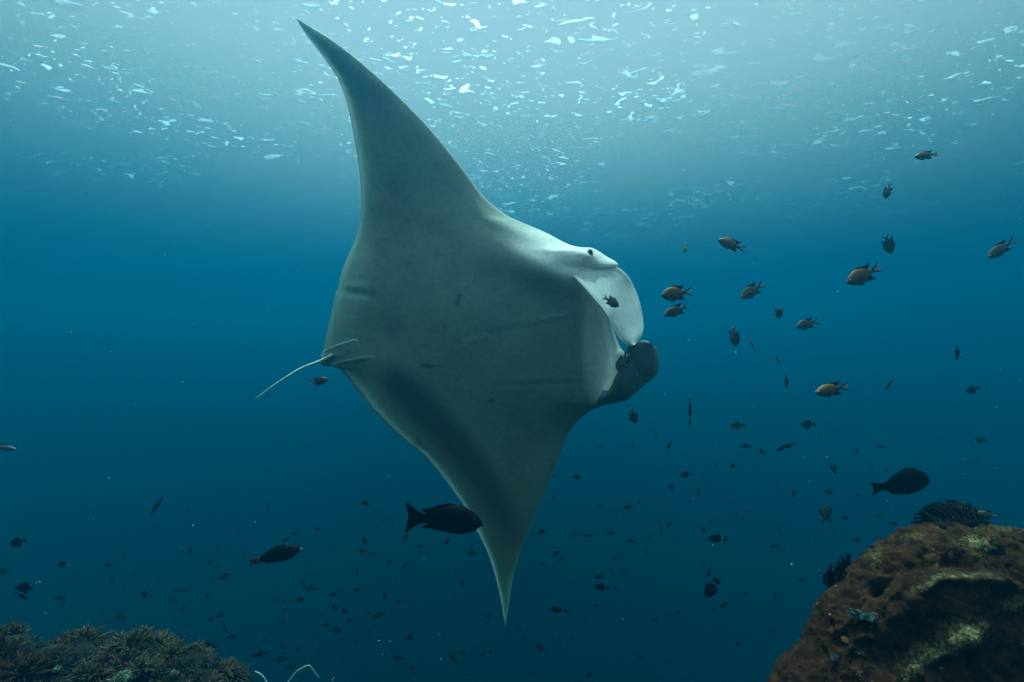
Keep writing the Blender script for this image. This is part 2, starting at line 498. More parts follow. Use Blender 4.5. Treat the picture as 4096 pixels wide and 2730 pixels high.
    mixc(sstep(.2, .8, white), (0.92, 0.85, 0.77))  # pale head and jaw skin, whitened further so they look lit
    mixc(sstep(.2, .9, blob(x, y, 1410, 1110, 85, 260, 8)) * .7, (0.66, 0.70, 0.58))  # trailing edge whitened to imitate light coming through the thin skin
    grey = 0.9 * blob(x, y, 1575, 1300, 70, 100) + 0.7 * blob(x, y, 1580, 800, 110, 260, 8)
    mixc(sstep(.25, 1.1, grey + .12 * n1) * .6, (0.19, 0.23, 0.21))
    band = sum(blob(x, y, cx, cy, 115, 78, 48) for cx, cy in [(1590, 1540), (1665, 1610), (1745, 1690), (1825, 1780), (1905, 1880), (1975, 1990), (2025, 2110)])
    mixc(sstep(.1, 1.7, band + .16 * n1 + .08 * n2) * .85, (0.10, 0.135, 0.125))              # dusky lower wing margin, painted darker to carry the wing's shade
    mixc(sstep(.45, .75, blob(x, y, 1640, 1055, 26, 18) + .1 * n2) * .35, (0.16, 0.18, 0.17))
    for cx, cy, rx, ry, an in [(1832, 1200, 9, 30, 14), (1704, 1385, 14, 8, 0), (1690, 1462, 16, 9, 0), (1722, 1466, 20, 10, 6), (1756, 1466, 14, 7, 0), (1968, 1604, 9, 16, -30),
                               (1668, 1770, 9, 20, 35), (2080, 1530, 26, 6, 4), (2150, 1526, 30, 7, -4), (2225, 1516, 26, 6, -10), (1940, 1345, 40, 6, -16), (2010, 1318, 40, 6, -16)]:
        mixc(sstep(.3, .7, blob(x, y, cx, cy, rx, ry, an) + .12 * n2) * (.14 if rx > 24 else .6), (0.07, 0.08, 0.08))
    for k in range(9):                                                     # pale scuffs between the gill slits
        mixc(sstep(.35, .8, blob(x, y, 2250 - 48 * k + 12 * math.sin(5 * k), 1255 + 13 * k, 34, 7, -14) + .2 * n2) * .35, (0.72, 0.76, 0.68))
    back = sd_ == 2
    col[back] = (0.02, 0.022, 0.024)
    ckt = np.tile(np.r_[np.zeros(nb + nc), ck], NS)
    edge = back & ((ckt > .93) | (ckt < .06))
    col[edge] = (0.55, 0.56, 0.52)
    col[sd_ == 1] = (0.74, 0.76, 0.70)
    Fc = grid_faces(NS, nl, wrap_v=True)
    root = bpy.data.objects.new('manta_ray', None); COL.objects.link(root)
    root.location = at(1900, 1300, MD)
    tag(root, 'huge pale bellied manta ray banking on its side with its head lobes open', 'manta ray')
    inv = Matrix.Translation(-root.location)
    Vl = V - np.array(root.location)
    me = mesh('manta_body', Vl, Fc)
    thin = np.exp(-np.hstack([BEL, np.full((NS, nc), .2), BAK]).ravel() / np.interp(y, [1250, 1600, 2150, 2350], [.035, .013, .013, .03]))
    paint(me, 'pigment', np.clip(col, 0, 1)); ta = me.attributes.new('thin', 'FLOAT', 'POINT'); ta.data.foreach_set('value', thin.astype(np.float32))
    bm = bmesh.new(); bm.from_mesh(me)
    bmesh.ops.remove_doubles(bm, verts=bm.verts, dist=0.0004)
    bmesh.ops.recalc_face_normals(bm, faces=bm.faces)
    bm.to_mesh(me); bm.free()
    me.polygons.foreach_set('use_smooth', np.ones(len(me.polygons), bool))
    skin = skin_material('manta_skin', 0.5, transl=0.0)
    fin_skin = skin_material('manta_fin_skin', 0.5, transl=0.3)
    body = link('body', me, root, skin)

    # ---- cephalic fins (head lobes): curved blades with a rounded rim and fine ridges
    def lobe(secs, th, colf, ridges):
        L = crom(np.array(secs, float), 60)
        nv = 40
        ring = []
        ang = np.linspace(0, 2 * np.pi, nv, endpoint=False)
        for s in L:
            ox, oy, ix, iy, do, di = s
            c = (1 - np.cos(ang)) / 2                      # 0 outer rim, 1 inner rim
            up = np.sin(ang)
            px = ox + (ix - ox) * c; py = oy + (iy - oy) * c
            cam_bulge = -0.035 * np.sin(np.pi * c)           # the blade is cupped
            dd = MD + do + (di - do) * c + cam_bulge * ridges[0] - th * np.sign(up) * np.abs(up) ** 0.6
            dd = dd - np.where(up > 0, ridges[1] * np.sin(c * 46 + 0.02 * px), 0)
            ring.append(np.stack([px, py, dd], -1))
        G = np.array(ring)
        X, Y, D = G[..., 0].ravel(), G[..., 1].ravel(), G[..., 2].ravel()
        P = at_np(X, Y, D) - np.array(root.location)
        Fq = [tuple(f) for f in grid_faces(len(L), nv, True)]
        Fq += [tuple(range(nv))[::-1], tuple(range((len(L) - 1) * nv, len(L) * nv))]
        m_ = mesh('cephalic_fin', P, Fq)
        bm = bmesh.new(); bm.from_mesh(m_); bmesh.ops.recalc_face_normals(bm, faces=bm.faces); bm.to_mesh(m_); bm.free()
        m_.polygons.foreach_set('use_smooth', np.ones(len(m_.polygons), bool))
        paint(m_, 'pigment', colf(X, Y, np.tile(np.sin(ang), len(L))))
        return m_
    up_lobe = [(2385, 1046, 2270, 1090, -.165, -.205), (2462, 1066, 2306, 1122, -.105, -.255), (2506, 1098, 2372, 1192, -.055, -.32), (2537, 1150, 2421, 1252, -.02, -.345),
               (2561, 1216, 2446, 1303, -.05, -.345), (2574, 1290, 2468, 1343, -.11, -.335), (2571, 1332, 2490, 1369, -.17, -.32), (2553, 1368, 2516, 1384, -.23, -.30), (2543, 1377, 2532, 1383, -.26, -.29)]
    def cu(X, Y, up):
        c = np.empty((len(X), 3)); c[:] = (0.90, 0.90, 0.86)
        c *= (1 + .06 * fbm(np.stack([X / 40, Y / 40, X * 0], -1), 3))[:, None]
        return c
    link('cephalic_fin', lobe(up_lobe, .010, cu, (0.6, .0028)), root, fin_skin)
    lo_lobe = [(2410, 1560, 2370, 1640, -.05, .03), (2434, 1560, 2412, 1622, -.08, .02), (2460, 1510, 2496, 1605, -.14, .0), (2478, 1468, 2540, 1575, -.18, -.01), (2496, 1420, 2580, 1540, -.20, -.02),
               (2514, 1388, 2624, 1500, -.22, -.04), (2545, 1368, 2636, 1456, -.22, -.06), (2575, 1363, 2632, 1405, -.21, -.1), (2592, 1366, 2618, 1384, -.19, -.14)]
    def cl(X, Y, up):
        c = np.empty((len(X), 3)); c[:] = (0.30, 0.32, 0.31)
        c[up < 0] = (0.7, 0.72, 0.68)
        c *= (1 + .15 * fbm(np.stack([X / 50, Y / 50, X * 0], -1), 3))[:, None]
        return c
    lob = link('cephalic_fin', lobe(lo_lobe, .012, cl, (1.0, 0)), root, skin)
    lob['label'] = 'dark grey lower head lobe curled up'

    # ---- eye
    eye_m, t, p, out = material('manta_eye')
    p.inputs['Base Color'].default_value = (0.012, 0.014, 0.016, 1); p.inputs['Roughness'].default_value = 0.15
    e = link('eye', sphere_mesh('manta_eye', .015), root, eye_m)
    ii = np.argmin(np.where(bel, (x - 2358) ** 2 + (y - 1013) ** 2, 1e12))
    e.location = Vector(V[ii]) - root.location - FWD * .003
    e.scale = (.75, .6, 1.0)
    bm = bmesh.new(); add_tube(bm, [Vector((math.cos(q) * .013, 0, math.sin(q) * .018)) for q in np.linspace(0, 2 * math.pi, 25)], [.005] * 25, 8)
    lm_ = bpy.data.meshes.new('eyelid'); bm.to_mesh(lm_); bm.free(); lm_.polygons.foreach_set('use_smooth', np.ones(len(lm_.polygons), bool))
    paint(lm_, 'pigment', np.tile((.78, .78, .72), (len(lm_.vertices), 1)))
    lid = link('eyelid', lm_, root, skin); lid.location = e.location + FWD * .002

    # ---- tail
    tp = [(1330, 1420, .05), (1283, 1444, .045), (1210, 1472, .03), (1150, 1506, .01), (1090, 1546, -.01), (1019, 1597, -.03)]
    T = crom(np.array(tp, float), 24)
    pts = [at(a, b, MD + c) - root.location for a, b, c in T]
    me = tube_mesh('tail', pts, np.linspace(.010, .0014, 24), 10)
    paint(me, 'pigment', np.tile((.75, .76, .7), (len(me.vertices), 1)))
    tail_m, t_, p_, o_ = material('manta_tail_skin'); p_.inputs['Base Color'].default_value = (.82, .83, .78, 1); p_.inputs['Roughness'].default_value = .5
    link('tail', me, root, tail_m)

    # ---- pelvic fins: folds of skin lying on the belly
    bx2, by2, bd2 = x[bel], y[bel], d[bel]
    def skin_depth(px_, py_):
        w_ = 1 / ((bx2 - px_) ** 2 + (by2 - py_) ** 2 + 9.0) ** 2
        return float((w_ * bd2).sum() / w_.sum())
    def flap(secs, th, c0):
        L = crom(np.array(secs, float), 40); nv = 24
        ang = np.linspace(0, 2 * np.pi, nv, endpoint=False); ring = []
        for ax, ay, bx_, by_, la, lb in L:
            c = (1 - np.cos(ang)) / 2; u = np.sin(ang)
            da, db = skin_depth(ax, ay) - la, skin_depth(bx_, by_) - lb
            ring.append(np.stack([ax + (bx_ - ax) * c, ay + (by_ - ay) * c, da + (db - da) * c - th * u], -1))
        G = np.array(ring); P = at_np(G[..., 0].ravel(), G[..., 1].ravel(), G[..., 2].ravel()) - np.array(root.location)
        Fq = [tuple(f) for f in grid_faces(len(L), nv, True)] + [tuple(range(nv))[::-1], tuple(range((len(L) - 1) * nv, len(L) * nv))]
        m_ = mesh('pelvic_fin', P, Fq)
        bm = bmesh.new(); bm.from_mesh(m_); bmesh.ops.recalc_face_normals(bm, faces=bm.faces); bm.to_mesh(m_); bm.free()
        m_.polygons.foreach_set('use_smooth', np.ones(len(m_.polygons), bool))
        X_, Y_ = G[..., 0].ravel(), G[..., 1].ravel()
        cc = np.tile(c0, (len(P), 1)) * (1 + .25 * fbm(np.stack([X_ / 45, Y_ / 14, 0 * X_], -1), 3))[:, None]
        rim = np.tile(np.cos(ang), len(L)) > .93
        cc[rim] = (.85, .86, .82)  # upper rim painted white as the lit edge of the fold
        paint(m_, 'pigment', np.clip(cc, 0, 1))
        return m_
    link('pelvic_fin', flap([(1446, 1372, 1470, 1440, -.010, -.010), (1420, 1357, 1440, 1440, .004, -.008), (1388, 1366, 1404, 1450, .010, -.006), (1352, 1378, 1362, 1460, .013, -.003), (1320, 1391, 1326, 1465, .014, .0),
                             (1299, 1402, 1300, 1466, .013, .004), (1284, 1420, 1284, 1456, .010, .010)], .005, (.40, .44, .37)), root, skin)
    link('pelvic_fin', flap([(1530, 1424, 1526, 1436, -.010, -.010), (1480, 1426, 1472, 1452, .004, -.006), (1420, 1434, 1414, 1466, .010, -.004), (1360, 1448, 1354, 1474, .010, .0), (1330, 1458, 1328, 1468, .004, .004)], .004, (.42, .46, .38)), root, skin)
    return root
build_manta()
# ------------------------------------------------------------------ sea floor and reef
def rough_material(name, cols, scale, bump, detail_scale, rough=0.9, attr=None, attr_cols=None):
    """mottled matt surface: cols blended by noise, with a painted-on growth mask (attr) in attr_cols"""
    m, t, p, out = material(name)
    co = N(t, 'ShaderNodeTexCoord')
    n1 = N(t, 'ShaderNodeTexNoise', Scale=scale, Detail=8.0, Roughness=0.65)
    t.links.new(co.outputs['Object'], n1.inputs['Vector'])
    r = N(t, 'ShaderNodeValToRGB')
    e = r.color_ramp.elements
    e[0].position, e[1].position = 0.3, 0.72
    e[0].color = (*cols[0], 1); e[1].color = (*cols[-1], 1)
    for k, c in enumerate(cols[1:-1]):
        x = e.new(0.3 + 0.42 * (k + 1) / (len(cols) - 1)); x.color = (*c, 1)
    t.links.new(n1.outputs['Fac'], r.inputs[0])
    cur = r.outputs[0]
    n2 = N(t, 'ShaderNodeTexNoise', Scale=detail_scale, Detail=6.0, Roughness=0.7)
    t.links.new(co.outputs['Object'], n2.inputs['Vector'])
    if attr:
        a = N(t, 'ShaderNodeAttribute', attribute_name=attr)
        mm = N(t, 'ShaderNodeMath', operation='MULTIPLY_ADD'); mm.inputs[1].default_value = 3.0; mm.inputs[2].default_value = -1.75
        t.links.new(n2.outputs['Fac'], mm.inputs[0])
        ad = N(t, 'ShaderNodeMath', operation='ADD', use_clamp=True)
        t.links.new(mm.outputs[0], ad.inputs[0]); t.links.new(a.outputs['Fac'], ad.inputs[1])
        mu = N(t, 'ShaderNodeMath', operation='MULTIPLY', use_clamp=True)
        t.links.new(ad.outputs[0], mu.inputs[0]); t.links.new(a.outputs['Fac'], mu.inputs[1])
        gr = N(t, 'ShaderNodeValToRGB')
        gr.color_ramp.elements[0].color = (*attr_cols[0], 1); gr.color_ramp.elements[1].color = (*attr_cols[1], 1)
        gr.color_ramp.elements[0].position, gr.color_ramp.elements[1].position = 0.35, 0.65
        t.links.new(n2.outputs['Fac'], gr.inputs[0])
        mx = N(t, 'ShaderNodeMix', data_type='RGBA')
        t.links.new(mu.outputs[0], mx.inputs['Factor']); t.links.new(cur, mx.inputs['A']); t.links.new(gr.outputs[0], mx.inputs['B'])
        cur = mx.outputs['Result']
    t.links.new(cur, p.inputs['Base Color'])
    p.inputs['Roughness'].default_value = rough
    p.inputs['Specular IOR Level'].default_value = 0.15
    b = N(t, 'ShaderNodeBump', Strength=bump, Distance=0.012)
    t.links.new(n2.outputs['Fac'], b.inputs['Height'])
    t.links.new(b.outputs[0], p.inputs['Normal'])
    return m

def build_seabed():
    xs = np.unique(np.r_[np.arange(-105, -8, 2.0), np.arange(-8, 8, .12), np.arange(8, 105.1, 2.0)])
    ys = np.unique(np.r_[np.arange(-45, -2, 2.0), np.arange(-2, 9, .12), np.arange(9, 120.1, 2.0)])
    X, Y = np.meshgrid(xs, ys)
    P = np.stack([X.ravel() * .8, Y.ravel() * .8, 0 * X.ravel()], -1)
    n = fbm(P, 5).reshape(X.shape)
    Z = -2.15 - 15.5 * sstep(1.9, 9.0, Y + 0.4 * n) + 0.16 * n
    V = np.stack([X, Y, Z], -1).reshape(-1, 3)
    ny, nx = X.shape
    I = np.arange(nx * ny).reshape(ny, nx)
    Fc = np.stack([I[:-1, :-1], I[:-1, 1:], I[1:, 1:], I[1:, :-1]], -1).reshape(-1, 4)
    me = mesh('seabed', V, Fc)
    o = link('seabed', me, mat=rough_material('reef_floor', [(.012, .014, .012), (.03, .03, .025), (.06, .055, .04)], 2.5, 1.0, 40))
    tag(o, kind='structure')

def dome(name, outline, d0, C, Rd, nu, nv, lumps=(), fine=((.25, .05, 4), (.05, .012, 4)), phi0=-1.35, phi1=1.2, front_stretch=1.0, paint_fn=None):
    """solid boulder-like mound whose crest line is OUTLINE (pixels at depth d0), bulging towards and away from the viewer"""
    L = crom(np.array(outline, float), nu)
    Cw = np.array(at(C[0], C[1], d0))
    S = at_np(L[:, 0], L[:, 1], np.full(nu, d0))
    f = Cw / np.linalg.norm(Cw)                               # the mound bulges along the line of sight through its core
    kap = Rd / np.linalg.norm(Cw)
    S = Cw + (S - Cw) * math.sqrt(1 - kap * kap)
    q = np.linspace(-1, 1, nv)
    phi = np.where(q < 0, -phi0 * q * np.abs(q) ** .3, phi1 * np.abs(q) ** 1.25)
    rows = []
    for ph in phi:
        rows.append(Cw + (S - Cw) * math.cos(ph) - f * Rd * math.sin(ph))
    V = np.array(rows)                                        # (nv, nu, 3)
    Fc = grid_faces(nv, nu)
    def normals(V):
        du = np.gradient(V, axis=1); dv = np.gradient(V, axis=0)
        nn = np.cross(du, dv); nn /= np.linalg.norm(nn, axis=-1, keepdims=True) + 1e-9
        out = V - Cw
        s = np.sign((nn * out).sum(-1, keepdims=True)); return nn * np.where(s == 0, 1, s)
    nn = normals(V)
    px, py = proj_np(V.reshape(-1, 3)); px = px.reshape(V.shape[:2]); py = py.reshape(V.shape[:2])
    disp = np.zeros(V.shape[:2])
    front = np.tile((phi > -0.12)[:, None], (1, nu))
    for cx, cy, rx, ry, an, amp in lumps:
        disp += amp * blob(px, py, cx, cy, rx, ry, an) * front
    edge = np.abs(np.sin(np.tile(phi[:, None], (1, nu)))) ** 0.5 * .8 + .2    # the crest keeps its outline
    for k, (sc, am, oc) in enumerate(fine):
        w_ = edge if k == 0 else 1.0
        disp += am * w_ * fbm(V.reshape(-1, 3) / sc + 5.1 * k, oc).reshape(disp.shape)
    V = V + nn * disp[..., None]
    me = mesh(name, V.reshape(-1, 3), Fc)
    if paint_fn is not None:
        g = paint_fn(px, py, V, disp).ravel()
        a = me.attributes.new('growth', 'FLOAT', 'POINT'); a.data.foreach_set('value', g.astype(np.float32))
    return me, V, normals(V), px, py, phi

ROCK_D = 1.45
def build_rock():
    outline = [(2560, 4150), (2620, 3700), (2720, 3300), (2840, 3060), (2960, 2890), (3069, 2733), (3122, 2652), (3212, 2556), (3249, 2487), (3280, 2400), (3317, 2355), (3370, 2318), (3395, 2268), (3450, 2224), (3503, 2196),
               (3534, 2180), (3571, 2151), (3635, 2121), (3741, 2108), (3794, 2102), (3878, 2106), (3952, 2105), (4005, 2112), (4096, 2130), (4250, 2190), (4420, 2330), (4560, 2560), (4680, 2900), (4780, 3300), (4880, 3800), (4900, 4150)]
    lumps = [(3840, 2318, 150, 26, -4, .027), (3700, 2350, 90, 24, -28, .020), (3990, 2330, 70, 24, 6, .016), (3850, 2260, 190, 30, 0, -.014), (3520, 2345, 42, 30, -20, -.055), (3560, 2385, 60, 20, -30, .012),
             (3690, 2590, 130, 75, -30, -.034), (3860, 2545, 110, 45, -10, .022), (3730, 2660, 130, 40, -32, .018), (3360, 2560, 60, 40, -40, -.030), (3470, 2500, 60, 22, -30, -.02), (3450, 2620, 70, 40, -30, -.03),
             (3620, 2440, 110, 40, -25, .014), (4020, 2400, 60, 40, 0, -.03), (4060, 2480, 40, 30, 0, -.03), (3620, 2220, 120, 40, -15, .010), (3990, 2210, 120, 36, 5, -.012)]
    def grow(px, py, V, disp):
        g = 0.9 * blob(px, py, 3915, 2172, 95, 40, 8) + .5 * blob(px, py, 4000, 2118, 110, 16, 6) + .45 * blob(px, py, 3650, 2145, 80, 18, -10) + .55 * blob(px, py, 3505, 2218, 50, 40, -40)
        g += .75 * blob(px, py, 3840, 2305, 140, 15, -2) + .6 * blob(px, py, 3960, 2325, 60, 14, 4) + .65 * blob(px, py, 3690, 2345, 70, 20, -28) + 1.0 * blob(px, py, 3880, 2535, 100, 48, 12) + .95 * blob(px, py, 3740, 2635, 125, 42, -32)
        g += .7 * blob(px, py, 4085, 2425, 40, 28) + .4 * blob(px, py, 3650, 2725, 40, 20) + .35 * blob(px, py, 3560, 2390, 40, 12, -30)
        return np.clip(g, 0, 1)
    me, V, nn, px, py, phi = dome('rock', outline, ROCK_D, (3850, 3700), .75, 330, 300, lumps,
                                  fine=((.30, .022, 4), (.05, .0085, 3), (.016, .0065, 3)), paint_fn=grow)
    m = rough_material('algae_turf_rock', [(.008, .0026, .0008), (.034, .0105, .0026), (.072, .025, .0065), (.14, .060, .018)], 22, 1.0, 110, attr='growth', attr_cols=((.045, .038, .014), (.60, .47, .19)))
    o = link('rock', me, mat=m)
    tag(o, 'large rounded brown reef rock covered with turf and pale crusts', 'rock')
    return V, nn, px, py, phi

def pick(px, py, V, nn, phi, x, y):
    """index of the front surface point seen at pixel (x, y)"""
    d = (px - x) ** 2 + (py - y) ** 2 + np.where((phi > -0.05)[:, None], 0, 1e9)
    i = np.unravel_index(np.argmin(d), d.shape)
    return Vector(V[i]), Vector(nn[i])

def frame_z(n, spin=0.0):
    """rotation whose local Z is n"""
    return n.to_track_quat('Z', 'Y') @ Quaternion((0, 0, 1), spin)

# ---- soft corals
def soft_coral_mesh(name, r, n_fingers, spikes, spread=1.0, height=1.0):
    g = random.Random(r)
    bm = bmesh.new()
    add_tube(bm, [(0, 0, -.25), (0, 0, .05), (0, 0, .3)], [.22, .2, .12], 7)
    for k in range(n_fingers):
        a = g.uniform(0, 2 * math.pi); el = math.acos(g.uniform(.02, 1))
        d = Vector((math.sin(el) * math.cos(a) * spread, math.sin(el) * math.sin(a) * spread, math.cos(el) * height))
        L = g.uniform(.55, 1.0)
        tip = d * L; side = Vector((g.uniform(-.12, .12), g.uniform(-.12, .12), g.uniform(-.05, .15)))
        pts = [Vector((0, 0, .05)) + d * .12, d * L * .45 + side * .6, d * L * .75 + side, tip + side * .7]
        add_tube(bm, pts, [.06, .055, .05, .03], 5)
        for s in range(spikes):
            u = g.uniform(.25, 1.0)
            i = min(int(u * 3), 2); w = u * 3 - i
            base = pts[i].lerp(pts[i + 1], w)
            dirv = Vector((g.gauss(0, 1), g.gauss(0, 1), g.gauss(.25, 1))).normalized()
            dirv = (dirv + d * .8).normalized()
            l = g.uniform(.04, .10)
            ax = dirv.orthogonal().normalized(); bx = dirv.cross(ax)
            rr = g.uniform(.010, .018)
            v = [bm.verts.new(base + dirv * .03 + (ax * math.cos(q) + bx * math.sin(q)) * rr) for q in (0, 2.1, 4.2)]
            tp = bm.verts.new(base + dirv * (l + .03))
            for q in range(3): bm.faces.new((v[q], v[(q + 1) % 3], tp))
    me = bpy.data.meshes.new(name); bm.to_mesh(me); bm.free()
    return me

def lobed_coral_mesh(name, lobes):
    """hard coral: domes with a pimpled skin merged into one body"""
    bm = bmesh.new()
    for x, y, z, r, sz in lobes:
        ret = bmesh.ops.create_icosphere(bm, subdivisions=4, radius=r)
        vs = [v for v in ret['verts']]
        P = np.array([v.co[:] for v in vs])
        n = fbm(P / (r * .12), 2) * .012 * r + fbm(P / (r * .8) + 3, 2) * .06 * r
        for v, q in zip(vs, n):
            c = v.co.copy(); v.co = c + c.normalized() * q; v.co.z *= sz; v.co += Vector((x, y, z))
    me = bpy.data.meshes.new(name); bm.to_mesh(me); bm.free()
    me.polygons.foreach_set('use_smooth', np.ones(len(me.polygons), bool))
    return me

def crinkle_mesh(name, seed, n=9, f=1.0):
    """leafy crust: upright wavy blades"""
    g = random.Random(seed); bm = bmesh.new()
    for k in range(n):
        cx, cy = g.uniform(-.7, .7), g.uniform(-.35, .35); a = g.uniform(0, 3.14); w = g.uniform(.25, .5) * f; h = g.uniform(.25, .55) * (f + 1) / 2
        lo, hi = [], []
        for s in range(9):
            u = s / 8 - .5
            x = cx + math.cos(a) * u * w * 2 + .08 * math.sin(9 * u + k); y = cy + math.sin(a) * u * w * 2 + .08 * math.cos(11 * u + 2 * k)
            hh = h * (1 - 2.2 * u * u) + .07 * math.sin(17 * u + k)
            lo.append((x, y)); hi.append((x + .1 * math.sin(8 * u + k), y + .12 * math.cos(10 * u), hh))
        for off in (0, .045):
            pass
        ring = []
        for (x, y), (hx, hy, hz) in zip(lo, hi):
            ring.append([bm.verts.new((x, y, -.12)), bm.verts.new((hx, hy, hz)), bm.verts.new((hx + .04, hy + .045, hz - .02)), bm.verts.new((x + .06, y + .07, -.12))])
        for r0, r1 in zip(ring, ring[1:]):
            for q in range(4): bm.faces.new((r0[q], r1[q], r1[(q + 1) % 4], r0[(q + 1) % 4]))
        bm.faces.new(ring[0]); bm.faces.new(ring[-1][::-1])
    me = bpy.data.meshes.new(name); bm.to_mesh(me); bm.free()
    return me

def simple_mat(name, c, var=0.35, scale=20, rough=.85, spec=.15, bump=.4, bscale=60, bdist=.003, transl=0):
    m, t, p, out = material(name)
    co = N(t, 'ShaderNodeTexCoord')
    n = N(t, 'ShaderNodeTexNoise', Scale=scale, Detail=5.0)
    t.links.new(co.outputs['Object'], n.inputs['Vector'])
    r = N(t, 'ShaderNodeValToRGB')
    r.color_ramp.elements[0].position, r.color_ramp.elements[1].position = .3, .7
    r.color_ramp.elements[0].color = (*[x * (1 - var) for x in c], 1); r.color_ramp.elements[1].color = (*[min(1, x * (1 + var)) for x in c], 1)
    t.links.new(n.outputs['Fac'], r.inputs[0]); t.links.new(r.outputs[0], p.inputs['Base Color'])
    p.inputs['Roughness'].default_value = rough; p.inputs['Specular IOR Level'].default_value = spec
    if bump:
        n2 = N(t, 'ShaderNodeTexNoise', Scale=bscale, Detail=3.0); t.links.new(co.outputs['Object'], n2.inputs['Vector'])
        b = N(t, 'ShaderNodeBump', Strength=bump, Distance=bdist); t.links.new(n2.outputs['Fac'], b.inputs['Height']); t.links.new(b.outputs[0], p.inputs['Normal'])
    if transl:
        tl = N(t, 'ShaderNodeBsdfTranslucent'); t.links.new(r.outputs[0], tl.inputs['Color'])
        mx = N(t, 'ShaderNodeMixShader'); mx.inputs[0].default_value = transl
        t.links.new(p.outputs[0], mx.inputs[1]); t.links.new(tl.outputs[0], mx.inputs[2]); t.links.new(mx.outputs[0], out.inputs['Surface'])
    return m

REEF_D = 2.0
def build_reef():
    outline = [(-640, 3700), (-560, 3000), (-460, 2740), (-350, 2620), (-200, 2545), (-60, 2520), (0, 2505), (60, 2530), (120, 2580), (200, 2592), (280, 2600), (330, 2585), (400, 2598), (460, 2582), (560, 2566), (620, 2585), (660, 2612), (720, 2622),
               (790, 2632), (840, 2668), (900, 2705), (970, 2752), (1040, 2830), (1110, 2960), (1180, 3200), (1220, 3700)]
    me, V, nn, px, py, phi = dome('reef', outline, REEF_D, (250, 3500), .8, 200, 150, (), fine=((.18, .05, 4), (.05, .018, 4)))
    o = link('reef', me, mat=rough_material('reef_crust', [(.004, .004, .0035), (.014, .012, .010), (.035, .032, .025)], 14, 1.0, 70))
    tag(o, kind='structure')
    P = lambda x, y: pick(px, py, V, nn, phi, x, y)
    sc_mats = {'brown': simple_mat('brown_soft_coral', (.105, .075, .046)), 'olive': simple_mat('olive_soft_coral', (.075, .073, .045)), 'rust': simple_mat('rusty_soft_coral', (.075, .032, .013)),
               'grey': simple_mat('grey_soft_coral', (.045, .052, .052))}
    variants = [soft_coral_mesh('soft_coral_bush', 3, 95, 34), soft_coral_mesh('soft_coral_bush', 5, 110, 32, 1.1, .85), soft_coral_mesh('soft_coral_bush', 8, 85, 36, .9, 1.1), soft_coral_mesh('soft_coral_bush', 12, 100, 32, 1.2, .75)]
    meshes = {}
    def bush(x, y, w, mat, label=None, group=None, var=None, sink=.25):
        p, n = P(x, y)
        k = (var if var is not None else random.randrange(4), mat)
        if k not in meshes:
            mm = variants[k[0]].copy(); mm.materials.clear(); mm.materials.append(sc_mats[mat]); meshes[k] = mm
        o = bpy.data.objects.new('soft_coral', meshes[k]); COL.objects.link(o)
        s = w / 2 / F * (p - cam.location).dot(FWD)
        o.rotation_mode = 'QUATERNION'
        o.rotation_quaternion = frame_z((n * .5 + Vector((0, 0, 1))).normalized(), random.uniform(0, 6.28))
        o.scale = (s, s, s * random.uniform(.85, 1.15)); o.location = p - Vector((0, 0, s * sink))
        tag(o, label or 'small bushy brown soft coral crowded among others on the reef', 'soft coral', group or 'soft corals crowding the reef')
        return o
    bush(30, 2505, 130, 'olive', 'soft coral bush behind the green lobed coral at the reef edge', var=0)
    bush(90, 2500, 120, 'brown', 'leggy dark soft coral at the highest left end of the reef', var=2)
    bush(170, 2575, 120, 'grey', 'greyish soft coral bush just above the small green coral knob')
    bush(230, 2580, 110, 'brown', 'soft coral bush behind the large green dome coral')
    bush(330, 2575, 160, 'brown', 'pale brown soft coral tuft between the green dome and the widest bush', var=0)
    bush(385, 2590, 110, 'olive', 'olive soft coral tuft leaning on the left foot of the widest bush')
    bush(455, 2590, 130, 'brown', 'soft coral bush under the dark fish tail on the reef')
    bush(520, 2580, 190, 'brown', 'widest brown soft coral bush crowning the middle of the reef', var=1)
    bush(590, 2585, 180, 'brown', 'rounded brown soft coral at the right shoulder of the widest bush', var=3)
    bush(480, 2650, 190, 'brown', 'large feathery tan soft coral below the widest bush', var=2)
    bush(680, 2625, 170, 'brown', 'tall brown soft coral right of the notch in the reef', var=0)
    bush(745, 2635, 160, 'brown', 'brown soft coral second from the right end of the ridge', var=1)
    bush(800, 2640, 140, 'brown', 'soft coral bush where the reef starts dropping to the right', var=2)
    bush(850, 2690, 130, 'olive', 'olive soft coral on the right slope of the reef', var=0)
    bush(925, 2725, 130, 'grey', 'lowest greyish soft coral at the right foot of the reef', var=3)
    bush(880, 2725, 120, 'brown', None)
    bush(80, 2680, 220, 'rust', 'rust coloured soft coral at the lower left of the reef', var=1)
    bush(20, 2620, 150, 'rust', 'dark rusty soft coral below the green lobed coral', var=2)
    bush(290, 2665, 150, 'olive', 'olive soft coral in front of the large green dome coral', var=3)
    bush(360, 2700, 190, 'brown', 'fluffy brown soft coral low in the middle of the reef', var=0)
    spots = [(40, 2540, 'under the green lobed coral'), (110, 2640, 'around the orange sponge'), (210, 2660, 'below the large green dome'), (320, 2640, 'around the small pale crust'), (250, 2720, 'at the bottom edge below the dome'), (60, 2725, 'in the dark lower left corner'),
             (430, 2610, 'behind the large tan soft coral'), (440, 2710, 'at the bottom edge below the tan soft coral'), (560, 2640, 'around the pale crinkled crust'), (600, 2715, 'at the bottom edge below the pale crust'), (700, 2680, 'around the blue grey sponge pillar'), (790, 2700, 'low on the right slope of the reef'), (890, 2725, 'at the right foot of the reef')]
